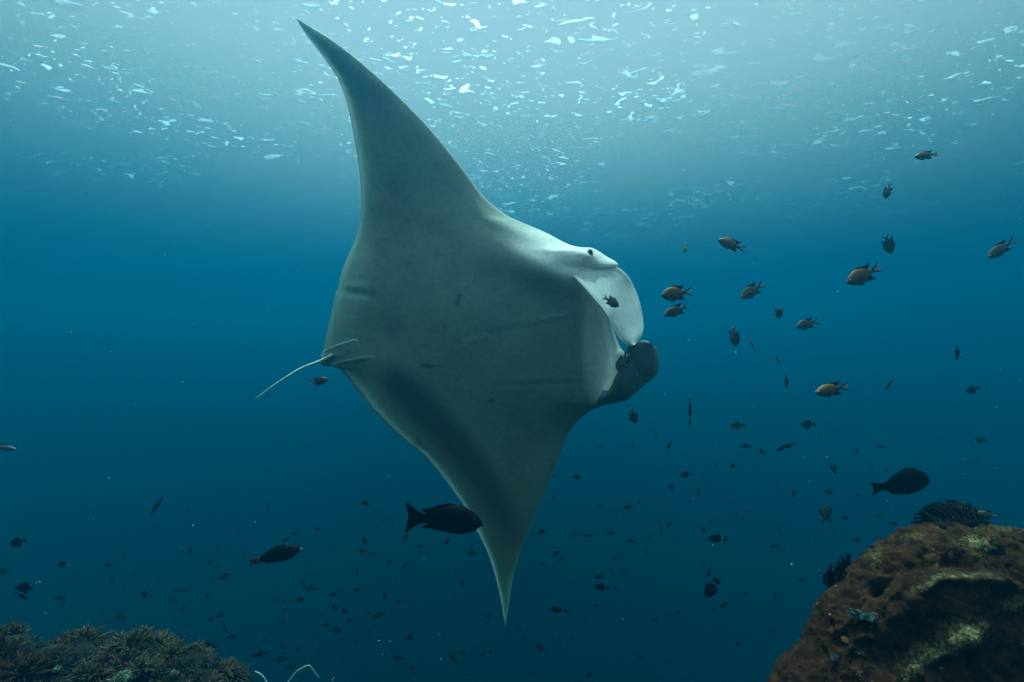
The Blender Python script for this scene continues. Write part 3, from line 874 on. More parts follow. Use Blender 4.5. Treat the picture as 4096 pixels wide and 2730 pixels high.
    for k in range(110):
        x = random.uniform(-60, 930) if k < 80 else random.uniform(20, 900)
        top = np.interp(x, [-100, 60, 120, 450, 640, 800, 960], [2540, 2560, 2610, 2620, 2640, 2680, 2760])
        y = top + (random.uniform(0, 1) ** .8 * 190 if k < 80 else random.uniform(-25, 15))
        mat = random.choice(['brown', 'brown', 'olive', 'grey', 'rust', 'brown'])
        w = random.uniform(60, 135)
        where = min(spots, key=lambda q: (q[0] - x) ** 2 + (q[1] - y) ** 2)[2]
        bush(x, y, w, mat, '%s %s soft coral tuft %s' % ('tiny' if w < 95 else 'small', {'rust': 'rust coloured', 'grey': 'greyish'}.get(mat, mat), where), 'soft coral tufts ' + where, sink=.35)
    # hard corals
    green = simple_mat('green_hard_coral', (.10, .20, .035), .2, 8, bump=.8, bscale=140, bdist=.004)
    pink = simple_mat('pinkish_hard_coral', (.11, .08, .065), .2, 8, bump=.8, bscale=140, bdist=.004)
    orange = simple_mat('orange_sponge', (.16, .035, .012), .3, 30, bump=.8, bscale=90)
    pale = simple_mat('pale_crust', (.20, .23, .14), .6, 30, bump=.8, bscale=120)
    blue = simple_mat('bluegrey_sponge', (.06, .085, .09), .3, 25, bump=.5, bscale=120)
    def coral(name, x, y, w, me_, mat, label, cat, lift=.0, up=True, spin=0):
        p, n = P(x, y)
        o = link(name, me_, mat=mat)
        s = w / 2 / F * (p - cam.location).dot(FWD)
        o.rotation_mode = 'QUATERNION'; o.rotation_quaternion = frame_z(((n * .4 + Vector((0, 0, 1))) if up else n).normalized(), spin)
        o.scale = (s, s, s); o.location = p + Vector(-FWD) * (s * lift + .03)
        tag(o, label, cat)
    coral('hard_coral', 22, 2530, 56, lobed_coral_mesh('lobed_coral', [(-.55, 0, .25, .55, .9), (.45, .1, .35, .6, .8), (0, .2, .75, .5, .9), (-.1, -.4, .1, .5, .8), (.75, -.3, .15, .4, .8)]), green, 'green lobed hard coral with swollen knobs at the left end of the reef', 'coral', lift=1.2)
    coral('hard_coral', 209, 2612, 62, lobed_coral_mesh('dome_coral', [(0, 0, .25, 1.0, .85), (.45, -.1, .35, .65, .85)]), green, 'large smooth green dome coral in the middle of the left reef', 'coral', lift=1.3)
    coral('hard_coral', 177, 2584, 26, lobed_coral_mesh('knob_coral', [(0, 0, .4, .95, 1.0)]), green, 'small green coral knob just left of the large dome coral', 'coral', lift=1.6)
    coral('hard_coral', 693, 2728, 40, lobed_coral_mesh('knob_coral', [(0, 0, .4, 1.0, .9)]), green, 'green coral knob cut off by the bottom of the picture', 'coral', lift=1.6)
    coral('hard_coral', 130, 2602, 26, lobed_coral_mesh('knob_coral', [(0, 0, .4, .8, 1.2)]), pink, 'pinkish upright coral knob left of the green dome', 'coral', lift=1.6)
    coral('sponge', 136, 2630, 34, lobed_coral_mesh('lump_sponge', [(0, 0, .2, .8, .7), (.5, .1, .1, .5, .7), (-.5, 0, .1, .5, .8)]), orange, 'small orange sponge in the shade at the lower left reef', 'sponge', lift=1.6)
    coral('crust', 540, 2660, 90, crinkle_mesh('pale_crust', 4, 14), pale, 'pale yellowish crinkled crust right of the large tan soft coral', 'crust', lift=.9)
    coral('crust', 300, 2632, 48, crinkle_mesh('pale_crust', 6, 8), pale, 'small pale crinkled crust right of the green dome coral', 'crust', lift=1.6)
    coral('sponge', 745, 2660, 50, lobed_coral_mesh('lump_sponge', [(0, 0, .3, .5, 1.5), (.35, .1, .1, .45, 1.1)]), blue, 'blue grey sponge pillar on the right part of the reef', 'sponge', lift=1.5)
    coral('sponge', 585, 2655, 60, crinkle_mesh('curled_sponge', 9, 7), blue, 'curled grey sponge under the rounded brown soft coral', 'sponge', lift=1.2)
    coral('sponge', 180, 2650, 60, crinkle_mesh('curled_sponge', 12, 7), blue, 'blue grey leafy sponge under the orange sponge', 'sponge', lift=1.4)

# ---- feather stars
def feather_star(base, tips, label, arm_r, fluff, mat):
    root = bpy.data.objects.new('feather_star', None); COL.objects.link(root)
    root.location = base
    tag(root, label, 'feather star', 'feather stars on the brown rock')
    bmB = bmesh.new(); bmesh.ops.create_icosphere(bmB, subdivisions=2, radius=arm_r * 3.2)
    me = bpy.data.meshes.new('disc'); bmB.to_mesh(me); bmB.free()
    link('disc', me, root, mat)
    g = random.Random(len(tips))
    for tip, curl in tips:
        foot = RIGHT * ((tip - base).dot(RIGHT) * .62) + Vector((0, 0, 1)) * (min(0, (tip - base).z) * .4)
        tv = tip - base - foot
        bm = bmesh.new()
        n = 16
        side = tv.cross(Vector((g.gauss(0, 1), g.gauss(0, 1), g.gauss(0, 1)))).normalized()
        pts = []
        for k in range(n):
            u = k / (n - 1)
            p = foot * min(1, u * 5) + tv * u + curl * math.sin(math.pi * u) + side * .06 * tv.length * math.sin(2 * math.pi * u)
            pts.append(p)
        add_tube(bm, pts, [arm_r * (1 - .75 * k / (n - 1)) for k in range(n)], 5)
        for k in range(1, n * 3):
            u = k / (n * 3); i = min(int(u * (n - 1)), n - 2); w_ = u * (n - 1) - i
            p = pts[i].lerp(pts[i + 1], w_); d = (pts[i + 1] - pts[i]).normalized()
            for sgn in (-1, 1):
                sd2 = d.orthogonal().normalized(); sd2.rotate(Quaternion(d, g.uniform(-.5, .5) + (0 if sgn > 0 else math.pi)))
                L = fluff * math.sin(math.pi * min(1, u * .8 + .15)) * g.uniform(.7, 1.2)
                e = p + sd2 * L + d * L * .7
                r_ = arm_r * .16
                a_ = d.cross(sd2).normalized()
                v = [bm.verts.new(p + a_ * r_), bm.verts.new(p - a_ * r_), bm.verts.new(p + d * r_ * 2), bm.verts.new(e)]
                for f in ((0, 1, 3), (1, 2, 3), (2, 0, 3)): bm.faces.new([v[q] for q in f])
        me = bpy.data.meshes.new('arm'); bm.to_mesh(me); bm.free()
        link('arm', me, root, mat)
    return root

def build_rock_life(V, nn, px, py, phi):
    black = simple_mat('black_feather_star', (.0025, .0025, .003), .2, 30, rough=.8, spec=.1, bump=0)
    D = ROCK_D
    P = lambda x, y: pick(px, py, V, nn, phi, x, y)
    # first star: crouched along the crest, arms swept up and to the right
    b, n = P(3765, 2118)
    g = random.Random(4)
    tips = []
    for x, y in [(3642, 2086), (3648, 2072), (3655, 2060), (3668, 2052), (3676, 2042), (3690, 2034), (3702, 2026), (3714, 2022), (3726, 2022), (3734, 2022), (3700, 2050), (3680, 2070), (3720, 2048),
                 (3746, 2036), (3760, 2026), (3778, 1998), (3790, 2014), (3796, 2002), (3812, 1998), (3822, 2018), (3838, 2014), (3850, 2022), (3872, 2012), (3864, 2022), (3846, 2036), (3832, 2046), (3850, 2060), (3776, 2040), (3800, 2050), (3845, 2085), (3818, 2085), (3660, 2098), (3690, 2098)]:
        dd = D + g.uniform(-.05, .05)
        tips.append((at(x, y, dd), Vector((0, 0, 1)) * (.02 if x < 3740 else 0) + RIGHT * g.uniform(-.006, .012)))
    feather_star(b - Vector((0, 0, .004)), tips, 'black feather star sprawled along the crest of the brown rock', .0052, .019, black)
    # second star on the left shoulder
    b, n = P(3345, 2352)
    tips = []
    for x, y in [(3297, 2300), (3302, 2290), (3310, 2282), (3316, 2268), (3322, 2258), (3334, 2262), (3345, 2250), (3355, 2236), (3361, 2220), (3372, 2228), (3384, 2216), (3391, 2210), (3398, 2222), (3406, 2216), (3376, 2250),
                 (3330, 2290), (3350, 2280), (3385, 2245), (3312, 2320), (3370, 2270), (3390, 2262), (3318, 2340)]:
        tips.append((at(x, y, D - .02 + g.uniform(-.04, .04)), RIGHT * g.uniform(-.008, .004) + Vector((0, 0, .004))))
    feather_star(b, tips, 'black feather star clinging upright to the left shoulder of the rock', .0052, .017, black)
    # pale hydroid tuft behind the first star
    gm = simple_mat('pale_hydroid', (.05, .05, .048), .3, 30)
    hm = soft_coral_mesh('hydroid_tuft', 21, 26, 14, .9, 1.2)
    o = link('hydroid', hm, mat=gm); b, n = P(3890, 2104)
    o.location = b - Vector((0, 0, .004)) + FWD * .03; o.scale = (.046, .03, .062)
    tag(o, 'wispy pale grey hydroid tuft behind the black feather star', 'hydroid')
    blue = simple_mat('bluegrey_leaf_sponge', (.065, .085, .08), .6, 25, bump=.4, bscale=160)
    tanm = simple_mat('tan_tuft', (.13, .085, .06), .3, 25, bump=.4, bscale=160)
    org = simple_mat('orange_crust', (.12, .045, .014), .3, 25, bump=.4, bscale=160)
    def bit(name, x, y, w, me_, mat, label, cat, sq=.7, spin=0, off=.006):
        p, n = P(x, y)
        o = link(name, me_, mat=mat); s = w / 2 / F * (p - cam.location).dot(FWD)
        o.rotation_mode = 'QUATERNION'; o.rotation_quaternion = frame_z((n * .6 + Vector((0, 0, 1)) - FWD * .3).normalized(), spin)
        o.scale = (s, s, s * sq); o.location = p + n * off
        tag(o, label, cat)
    bit('sponge', 3480, 2476, 120, crinkle_mesh('leaf_sponge', 31, 34, .5), blue, 'blue grey leafy sponge on the left face of the brown rock', 'sponge', 1.0, -.5)
    bit('sponge', 3326, 2632, 50, crinkle_mesh('leaf_sponge', 33, 18, .5), blue, 'small grey leafy sponge low on the left flank of the rock', 'sponge', 1.0, .4)
    bit('soft_coral', 3430, 2695, 46, soft_coral_mesh('tuft', 41, 22, 10), tanm, 'tiny pinkish branching tuft near the bottom of the rock', 'soft coral', 1)
    bit('soft_coral', 3460, 2612, 44, soft_coral_mesh('tuft', 42, 20, 10), tanm, 'tiny tan tuft beside the dark hollow in the rock', 'soft coral', 1)
    bit('sponge', 3340, 2545, 50, lobed_coral_mesh('lump', [(0, 0, .1, .6, .6), (.4, .1, .05, .4, .6)]), org, 'small brownish orange sponge on the left flank of the rock', 'sponge', .6)
    bit('sponge', 3612, 2118, 34, crinkle_mesh('leaf_sponge', 36, 14, .5), blue, 'small pale leafy sponge on the skyline left of the feather star', 'sponge', 1.0)
    bit('sponge', 3492, 2196, 30, lobed_coral_mesh('lump', [(0, 0, .1, .6, .7), (.5, .1, .05, .4, .7)]), black, 'small black lump on the skyline of the rock', 'sponge', .8)
    bit('sponge', 4030, 2470, 36, lobed_coral_mesh('lump', [(0, 0, .1, .6, .6)]), org, 'small orange cup near the right edge of the rock', 'sponge', .6)
    # scattered shell flakes and crust chips in the turf, too many to count
    bm = bmesh.new(); g = random.Random(77)
    idx = [(i, j) for i in range(V.shape[0]) for j in range(V.shape[1]) if phi[i] > .02 and 3050 < px[i, j] < 4120 and 2090 < py[i, j] < 2760]
    for i, j in g.sample(idx, 90):
        p, n = Vector(V[i, j]), Vector(nn[i, j])
        r = g.choice([.0008, .001, .0013, .0013, .0024]); q = frame_z(n, g.uniform(0, 6.28)) @ Quaternion((1, 0, 0), g.uniform(-.9, .9))
        v = [bm.verts.new(p + n * .002 + q @ Vector((math.cos(a) * r * g.uniform(.6, 1.4) * 1.6, math.sin(a) * r * g.uniform(.5, 1.3), z))) for z in (0, .0011) for a in (0, 1.5, 2.9, 4.6)]
        bm.faces.new(v[4:]); bm.faces.new(v[:4][::-1])
        for k in range(4): bm.faces.new((v[k], v[(k + 1) % 4], v[4 + (k + 1) % 4], v[4 + k]))
    me = bpy.data.meshes.new('turf_chips'); bm.to_mesh(me); bm.free()
    o = link('turf_chips', me, mat=simple_mat('pale_chip', (.30, .22, .11), .5, 200, bump=0))
    tag(o, kind='stuff')

def build_whips():
    m = simple_mat('whip_coral', (.45, .50, .42), .2, 20, bump=0)
    md = simple_mat('dark_whip_coral', (.10, .12, .10), .2, 20, bump=0)
    data = [([(1066, 2760), (1062, 2728), (1052, 2708), (1036, 2694), (1016, 2688), (1000, 2698), (990, 2708), (978, 2711)], 2.3, .0032, m, 'thin pale whip coral curled over like a hook right of the reef'),
            ([(1120, 2780), (1155, 2728), (1185, 2690), (1205, 2675), (1224, 2665), (1240, 2664), (1252, 2680), (1265, 2698), (1277, 2712)], 2.6, .003, m, 'thin whip coral arching over to the right at the bottom edge'),
            ([(1180, 2790), (1193, 2725), (1200, 2697), (1220, 2672), (1235, 2645), (1243, 2620), (1249, 2606)], 2.75, .0035, md, 'dark straight whip coral rising behind the arching one'),
            ([(1331, 2780), (1330, 2728), (1333, 2715), (1337, 2711)], 2.4, .0035, m, 'short pale whip coral tip alone at the bottom edge')]
    for pts, d, r, mat, label in data:
        x0, y0 = pts[0]
        w0 = at(x0, y0, d)
        base = Vector((w0.x, w0.y, -2.15 - 15.5 * float(sstep(1.9, 9.0, w0.y))))
        P = [at(x, y, d) for x, y in pts]
        T = crom(np.array([list(base - Vector((0, 0, .2))), list((base + P[0]) / 2)] + [list(p) for p in P]), 44)
        o = link('whip_coral', tube_mesh('whip_coral', T, np.r_[np.full(20, r * 1.3), np.linspace(r * 1.2, r * .5, 24)], 6), mat=mat)
        tag(o, label, 'whip coral', 'whip corals at the bottom edge')

build_seabed()
rock = build_rock()
build_rock_life(*rock)
build_reef()
build_whips()
# ------------------------------------------------------------------ fish
def plate_into(bm, pts, th, mat_i=0, layer=None, col=None):
    """thin solid fin: outline in the x-z plane, tapering rim"""
    n = len(pts)
    cx, cz = sum(p[0] for p in pts) / n, sum(p[1] for p in pts) / n
    rim = [bm.verts.new((x, 0, z)) for x, z in pts]
    mids = []
    for s in (-1, 1):
        ring = [bm.verts.new((cx + (x - cx) * .82, s * th, cz + (z - cz) * .82)) for x, z in pts]
        for k in range(n):
            a, b, c, d = rim[k], rim[(k + 1) % n], ring[(k + 1) % n], ring[k]
            f = bm.faces.new((a, b, c, d) if s < 0 else (d, c, b, a)); f.material_index = mat_i
        f = bm.faces.new(ring if s < 0 else ring[::-1]); f.material_index = mat_i
    return rim

def body_into(bm, top, bot, wf, n=22, seg=14, x_end=None, mat_i=0):
    tx, tz = zip(*top); bx, bz = zip(*bot)
    xe = x_end or min(tx[-1], bx[-1])
    def smooth(xs, zs):
        xx = np.linspace(0, xe, 400); zz = np.interp(xx, xs, zs)
        k = np.ones(25) / 25; pad = np.r_[np.full(12, zz[0]), zz, np.full(12, zz[-1])]
        return xx, np.convolve(pad, k, 'valid')
    X1, T = smooth(tx, tz); X2, B = smooth(bx, bz)
    hmax = (T - B).max() / 2
    rings = []
    for k in range(n):
        x = xe * (k / (n - 1)) ** 1.25
        t, b = np.interp(x, X1, T), np.interp(x, X2, B)
        if k == 0: t, b = t * .35 + b * .65 + .01, b * .65 + t * .35 - .01
        h = (t - b) / 2; c = (t + b) / 2
        u = x / xe
        wd = wf * hmax * (math.sin(math.pi * min(1, u ** .62 * .93 + .07)) ** .8 if u > 0 else .12)
        wd = max(wd, wf * hmax * .10)
        ring = []
        for s in range(seg):
            a = 2 * math.pi * s / seg
            ring.append(bm.verts.new((x, wd * math.sin(a) * (1 - .12 * math.cos(a) ** 2), c + h * math.cos(a))))
        rings.append(ring)
    for r0, r1 in zip(rings, rings[1:]):
        for s in range(seg):
            f = bm.faces.new((r0[s], r0[(s + 1) % seg], r1[(s + 1) % seg], r1[s])); f.material_index = mat_i
    for f in (bm.faces.new(rings[0][::-1]), bm.faces.new(rings[-1])): f.material_index = mat_i
    return hmax

def to_mesh(bm, name, smooth=True, shift=-.5):
    bmesh.ops.recalc_face_normals(bm, faces=bm.faces)
    me = bpy.data.meshes.new(name); bm.to_mesh(me); bm.free()
    me.transform(Matrix.Translation((shift, 0, 0)))
    if smooth: me.polygons.foreach_set('use_smooth', np.ones(len(me.polygons), bool))
    return me

def graded(name, top, mid, belly, z0=-.16, z1=.17, rough=.45, nose=None, scale_bump=True):
    """fish skin: back, flank and belly colours by height on the body, with fine scales"""
    m, t, p, out = material(name)
    co = N(t, 'ShaderNodeTexCoord'); sp = N(t, 'ShaderNodeSeparateXYZ')
    t.links.new(co.outputs['Object'], sp.inputs[0])
    mr = N(t, 'ShaderNodeMapRange'); mr.inputs[1].default_value = z0; mr.inputs[2].default_value = z1
    nz = N(t, 'ShaderNodeTexNoise', Scale=9.0, Detail=3.0); t.links.new(co.outputs['Object'], nz.inputs['Vector'])
    ma = N(t, 'ShaderNodeMath', operation='MULTIPLY_ADD'); ma.inputs[1].default_value = .10; t.links.new(nz.outputs['Fac'], ma.inputs[0]); t.links.new(sp.outputs['Z'], ma.inputs[2])
    t.links.new(ma.outputs[0], mr.inputs[0])
    r = N(t, 'ShaderNodeValToRGB'); e = r.color_ramp.elements
    e[0].position, e[0].color = .12, (*belly, 1); e[1].position, e[1].color = .92, (*top, 1)
    x = e.new(.52); x.color = (*mid, 1)
    t.links.new(mr.outputs[0], r.inputs[0])
    v = N(t, 'ShaderNodeTexVoronoi', Scale=42.0); t.links.new(co.outputs['Object'], v.inputs['Vector'])
    mr2 = N(t, 'ShaderNodeMapRange'); mr2.inputs[2].default_value = .6; mr2.inputs[3].default_value = 1.12; mr2.inputs[4].default_value = .78
    t.links.new(v.outputs['Distance'], mr2.inputs[0])
    mu = N(t, 'ShaderNodeMix', data_type='RGBA', blend_type='MULTIPLY'); mu.inputs['Factor'].default_value = 1
    t.links.new(r.outputs[0], mu.inputs['A']); t.links.new(mr2.outputs[0], mu.inputs['B'])
    t.links.new(mu.outputs['Result'], p.inputs['Base Color'])
    p.inputs['Roughness'].default_value = rough; p.inputs['Specular IOR Level'].default_value = .35 if rough < .5 else .05
    return m

M_DARKFIN = simple_mat('dark_fin', (.012, .012, .014), .2, 20, bump=0)
M_PALEFIN = simple_mat('pale_fin', (.55, .58, .55), .15, 20, bump=0, transl=.4)
M_DUSKFIN = simple_mat('dusky_fin', (.12, .10, .08), .15, 20, bump=0, transl=.3)
M_EYE = simple_mat('fish_eye', (.006, .006, .007), .1, 10, rough=.1, spec=.6, bump=0)
M_EYERING = simple_mat('fish_eye_ring', (.45, .46, .42), .1, 10, rough=.4, bump=0)
M_BLACK = graded('black_fish_skin', (.004, .003, .003), (.005, .004, .0035), (.010, .006, .005), rough=.6)
M_NAVY = graded('navy_fish_skin', (.003, .0035, .005), (.004, .0045, .006), (.006, .006, .007), rough=.6)
M_SILH = simple_mat('distant_fish_skin', (.009, .011, .011), .3, 6, bump=0)
M_SILV = graded('silvery_fish_skin', (.06, .07, .07), (.16, .18, .17), (.42, .45, .42))
M_GREEN = graded('greenish_fish_skin', (.07, .10, .03), (.10, .14, .06), (.16, .18, .10))

def fish(name, spec, skin, fin, fin_inner=None, parts=True, eye=True):
    """a fish a unit long, nose towards -x, with its fins and eyes as parts"""
    root = bpy.data.objects.new(name, None); COL.objects.link(root)
    bm = bmesh.new(); hmax = body_into(bm, spec['top'], spec['bot'], spec.get('w', .38))
    link('body', to_mesh(bm, name + '_body'), root, skin)
    for part in ('tail_fin', 'dorsal_fin', 'anal_fin', 'pelvic_fin'):
        if part not in spec: continue
        bm = bmesh.new(); plate_into(bm, spec[part], spec.get('fin_th', .006))
        mt = spec.get(part + '_mat', fin)
        pt = link(part, to_mesh(bm, name + '_' + part, False), root, mt)
        if part == 'tail_fin' and 'membrane' in spec:
            bm = bmesh.new(); plate_into(bm, spec['membrane'], .0085)
            link('membrane', to_mesh(bm, name + '_membrane', False), pt, M_PALEFIN)
    if 'pectoral' in spec:
        x, z, l = spec['pectoral']
        for s in (-1, 1):
            bm = bmesh.new(); plate_into(bm, [(x, z + .012), (x + l * .6, z + .05), (x + l, z + .0), (x + l * .85, z - .05), (x + l * .3, z - .04)], .004)
            for v in bm.verts: v.co.y += s * (hmax * spec.get('w', .38) * .93 + (v.co.x - x) * .55)
            link('pectoral_fin', to_mesh(bm, name + '_pectoral', False), root, spec.get('pectoral_mat', fin))
    if eye:
        x, z, r = spec['eye']
        xe = min(spec['top'][-1][0], spec['bot'][-1][0]); u = x / xe
        y = spec.get('w', .38) * hmax * math.sin(math.pi * min(1, u ** .62 * .93 + .07)) ** .8 * .84
        for s in (-1, 1):
            bm = bmesh.new(); bmesh.ops.create_uvsphere(bm, u_segments=12, v_segments=8, radius=r)
            me = bpy.data.meshes.new('eye'); bm.to_mesh(me); bm.free(); me.polygons.foreach_set('use_smooth', np.ones(len(me.polygons), bool))
            e = link('eye', me, root, M_EYERING if spec.get('ring') else M_EYE); e.location = (x - .5, s * y, z); e.scale = (1, .5, 1)
            if spec.get('ring'):
                me2 = me.copy(); me2.materials.clear(); me2.materials.append(M_EYE)
                pu = bpy.data.objects.new('pupil', me2); COL.objects.link(pu); pu.parent = e; pu.location = (0, s * r * .35, 0); pu.scale = (.74, .8, .74)
    return root

def dup(root):
    c = root.copy(); COL.objects.link(c)
    for k in list(root.children):
        q = k.copy(); COL.objects.link(q); q.parent = c
        for g in k.children:
            h = g.copy(); COL.objects.link(h); h.parent = q
    return c

def pose(o, nose, tail, d, yaw=0.0, roll=0.0, flip=False, size=None, tall=1.0):
    """lay the fish so that its nose and tail tip show at the given pixels, at distance d; yaw turns it away from side-on"""
    dx, dy = (nose[0] - tail[0]), -(nose[1] - tail[1])
    L = math.hypot(dx, dy)
    ex = (RIGHT * dx + UP * dy) / L
    cy = math.cos(R(yaw))
    fx = ex * cy + FWD * math.sin(R(yaw))                # towards the nose
    up = (RIGHT * -dy + UP * dx) / L
    if up.dot(UP) < 0 or (abs(up.dot(UP)) < .05 and up.dot(RIGHT) > 0): up = -up
    if flip: up = -up
    z = up - fx * up.dot(fx); z.normalize(); z = Quaternion(fx, R(roll)) @ z
    x = -fx; y = z.cross(x)
    s = (L * d / F) / max(cy, .3) if size is None else size
    M = Matrix((x, y, z)).transposed().to_4x4()
    o.matrix_world = Matrix.Translation(at((nose[0] + tail[0]) / 2, (nose[1] + tail[1]) / 2, d)) @ M @ Matrix.Diagonal((s, s, s * tall, 1))

# ---- the orange-backed damselfish by the ray's head
CHROMIS = dict(top=[(0, .0), (.04, .065), (.12, .14), (.25, .205), (.38, .222), (.52, .185), (.64, .10), (.74, .05)], bot=[(0, -.01), (.04, -.06), (.12, -.125), (.25, -.19), (.38, -.208), (.52, -.17), (.64, -.095), (.74, -.05)], w=.36,
    tail_fin=[(.70, .045), (.76, .05), (.86, .085), (1.0, .15), (.93, .08), (.83, .025), (.79, 0), (.83, -.025), (.93, -.075), (1.0, -.14), (.86, -.082), (.76, -.05), (.70, -.045)],
    membrane=[(.765, .035), (.84, .05), (.985, .105), (.925, .04), (.895, .0), (.925, -.04), (.985, -.1), (.84, -.05), (.765, -.035)],
    dorsal_fin=[(.20, .16), (.27, .222), (.40, .245), (.55, .222), (.66, .20), (.755, .235), (.71, .15), (.66, .10), (.60, .08), (.4, .15)],
    anal_fin=[(.42, -.15), (.50, -.19), (.60, -.20), (.74, -.225), (.69, -.14), (.64, -.085), (.55, -.1)],
    pelvic_fin=[(.25, -.15), (.30, -.215), (.41, -.235), (.36, -.16)], pectoral=(.24, -.03, .15), pectoral_mat=M_DUSKFIN, eye=(.085, .03, .034), ring=True)
M_CHROMIS = graded('orange_backed_fish_skin', (.30, .13, .03), (.16, .12, .082), (.26, .21, .16), z0=-.24, z1=.25)
M_CHROMIS2 = graded('grey_fish_skin', (.19, .14, .075), (.19, .175, .145), (.32, .31, .27), z0=-.24, z1=.25)

def Z(ox, oy, s):
    return lambda x, y: (ox + x * s, oy + y * s)
z6, z7, z8, zH, zF, z5 = Z(2600, 900, .38265), Z(3300, 500, .38269), Z(3300, 1000, .38269), Z(2900, 1500, .3826), Z(2200, 1600, .3826), Z(1800, 900, .5102)
zA, zB, zC, zD, zE, zG, zS, zR = Z(0, 1700, .3826), Z(0, 2200, .34), Z(800, 1900, .3826), Z(700, 2300, .425), Z(1500, 2100, .4018), Z(2200, 2100, .4018), Z(3400, 1750, .3316), Z(3000, 1900, .5292)

def build_damsels():
    a = fish('damselfish', CHROMIS, M_CHROMIS, M_DARKFIN)
    b = fish('damselfish', CHROMIS, M_CHROMIS2, M_DARKFIN)
    used = set()
    G = 'small damselfish around the head of the manta'
    D = [  # nose, tail, distance, yaw, roll, orange?, label
        (z6(722, 150), z6(995, 270), 2.3, 10, 0, 1, 'orange backed damselfish nosing left above all others near the ray'),
        (z6(120, 740), z6(445, 695), 2.1, 5, 0, 1, 'upper orange backed fish of the close pair beside the white lobe'),
        (z6(160, 945), z6(400, 845), 2.2, 20, 0, 0, 'lower greyer fish of the close pair beside the white lobe'),
        (z6(962, 765), z6(1185, 610), 2.5, 10, 0, 0, 'grey brown damselfish climbing tail up right of the close pair'),
        (z8(243, 345), z8(575, 178), 2.0, 5, 0, 1, 'biggest orange backed damselfish diving at right of centre'),
        (z6(362, 300), z6(372, 172), 2.6, 0, 78, 0, 'small damselfish seen end on with both pale side fins spread'),
        (z6(1372, 978), z6(1322, 855), 2.7, 35, 35, 0, 'small dark damselfish diving steeply between larger ones'),
        (z6(1540, 1065), z6(1755, 1005), 2.6, 10, 0, 0, 'silvery grey damselfish with pale forked tail under the biggest one'),
        (z6(910, 1272), z6(848, 1050), 2.6, 20, 62, 0, 'slim damselfish pointing straight down right of the lower lobe'),
        (z7(958, 325), z7(1162, 315), 2.6, 15, 0, 1, 'topmost damselfish at the upper right of the water'),
        (z7(655, 763), z7(658, 618), 2.7, 25, 60, 0, 'narrow damselfish hanging head down at upper right'),
        (z7(728, 1335), z7(592, 1150), 2.4, 20, 25, 0, 'dark damselfish diving to the right with its tail up'),
        (z7(1730, 1385), z7(1965, 1200), 2.3, 10, 0, 0, 'damselfish at the far right edge with pale tail raised'),
        (zH(942, 190), zH(1305, 118), 1.9, 0, 0, 1, 'lowest big orange backed damselfish swimming left above the rock'),
        (z5(1328, 640), z5(1198, 565), 2.0, 10, 0, 0, 'dark damselfish crossing in front of the white head lobe'),
        (z5(1318, 1148), z5(1392, 1005), 2.1, 20, 10, 0, 'dark damselfish hanging in front of the dark lower lobe'),
        (zF(905, 252), zF(832, 90), 2.5, 25, 20, 0, 'dark damselfish diving just below the chin of the ray'),
        (zS(1530, 940), zS(1752, 935), 1.9, 10, 0, 0, 'pale blurred damselfish hovering over the crest behind the feather star'),
    ]
    for nose, tail, d, yaw, roll, orange, label in D:
        src = a if orange else b
        o = src if src not in used else dup(src)
        used.add(src)
        pose(o, nose, tail, d, yaw, roll, tall=random.uniform(.88, 1.12))
        tag(o, label, 'fish', G)

SLIM = dict(top=[(0, 0), (.06, .04), (.2, .085), (.4, .10), (.6, .075), (.8, .035)], bot=[(0, -.01), (.06, -.04), (.2, -.085), (.4, -.095), (.6, -.07), (.8, -.03)], w=.6,
    tail_fin=[(.78, .03), (.87, .045), (1, .075), (.94, 0), (1, -.075), (.87, -.045), (.78, -.03)], dorsal_fin=[(.25, .08), (.35, .13), (.6, .12), (.74, .06), (.5, .07)], anal_fin=[(.5, -.08), (.6, -.12), (.75, -.06), (.6, -.06)], eye=(.08, .02, .02), fin_th=.008)
SNAPPER = dict(top=[(0, 0), (.0375, .1), (.125, .18), (.24, .244), (.4, .265), (.525, .244), (.65, .2), (.706, .15), (.75, .13)], bot=[(0, 0), (.05, -.04), (.15, -.1), (.275, -.12), (.4, -.11), (.525, -.0875), (.65, -.01), (.75, .022)], w=.42,
    tail_fin=[(.72, .135), (.78, .15), (.88, .21), (.985, .294), (1.0, .28), (.985, .2), (.958, .1), (.985, 0), (1.0, -.095), (.985, -.11), (.88, -.02), (.79, .015), (.72, .022)],
    dorsal_fin=[(.3, .25), (.42, .283), (.56, .26), (.70, .215), (.815, .199), (.76, .165), (.70, .14), (.6, .15), (.4, .2)], anal_fin=[(.45, -.09), (.58, -.075), (.70, -.05), (.81, -.045), (.75, -.005), (.68, .015), (.55, .0)], eye=(.1, .09, .022))
SURGEON = dict(top=[(0, 0), (.02, .076), (.1, .146), (.2, .185), (.306, .194), (.46, .16), (.61, .076), (.75, -.022)], bot=[(0, 0), (.025, -.064), (.1, -.12), (.23, -.185), (.37, -.204), (.535, -.185), (.66, -.146), (.75, -.128)], w=.36,
    tail_fin=[(.73, -.03), (.80, -.02), (.9, -.004), (1.0, -.008), (.95, -.04), (.92, -.09), (.925, -.15), (.95, -.217), (.87, -.17), (.80, -.135), (.73, -.125)],
    dorsal_fin=[(.15, .16), (.25, .205), (.4, .195), (.55, .125), (.68, .04), (.6, .05), (.4, .14)], anal_fin=[(.35, -.19), (.5, -.208), (.63, -.175), (.7, -.14), (.6, -.13), (.45, -.16)], eye=(.1, .07, .02))
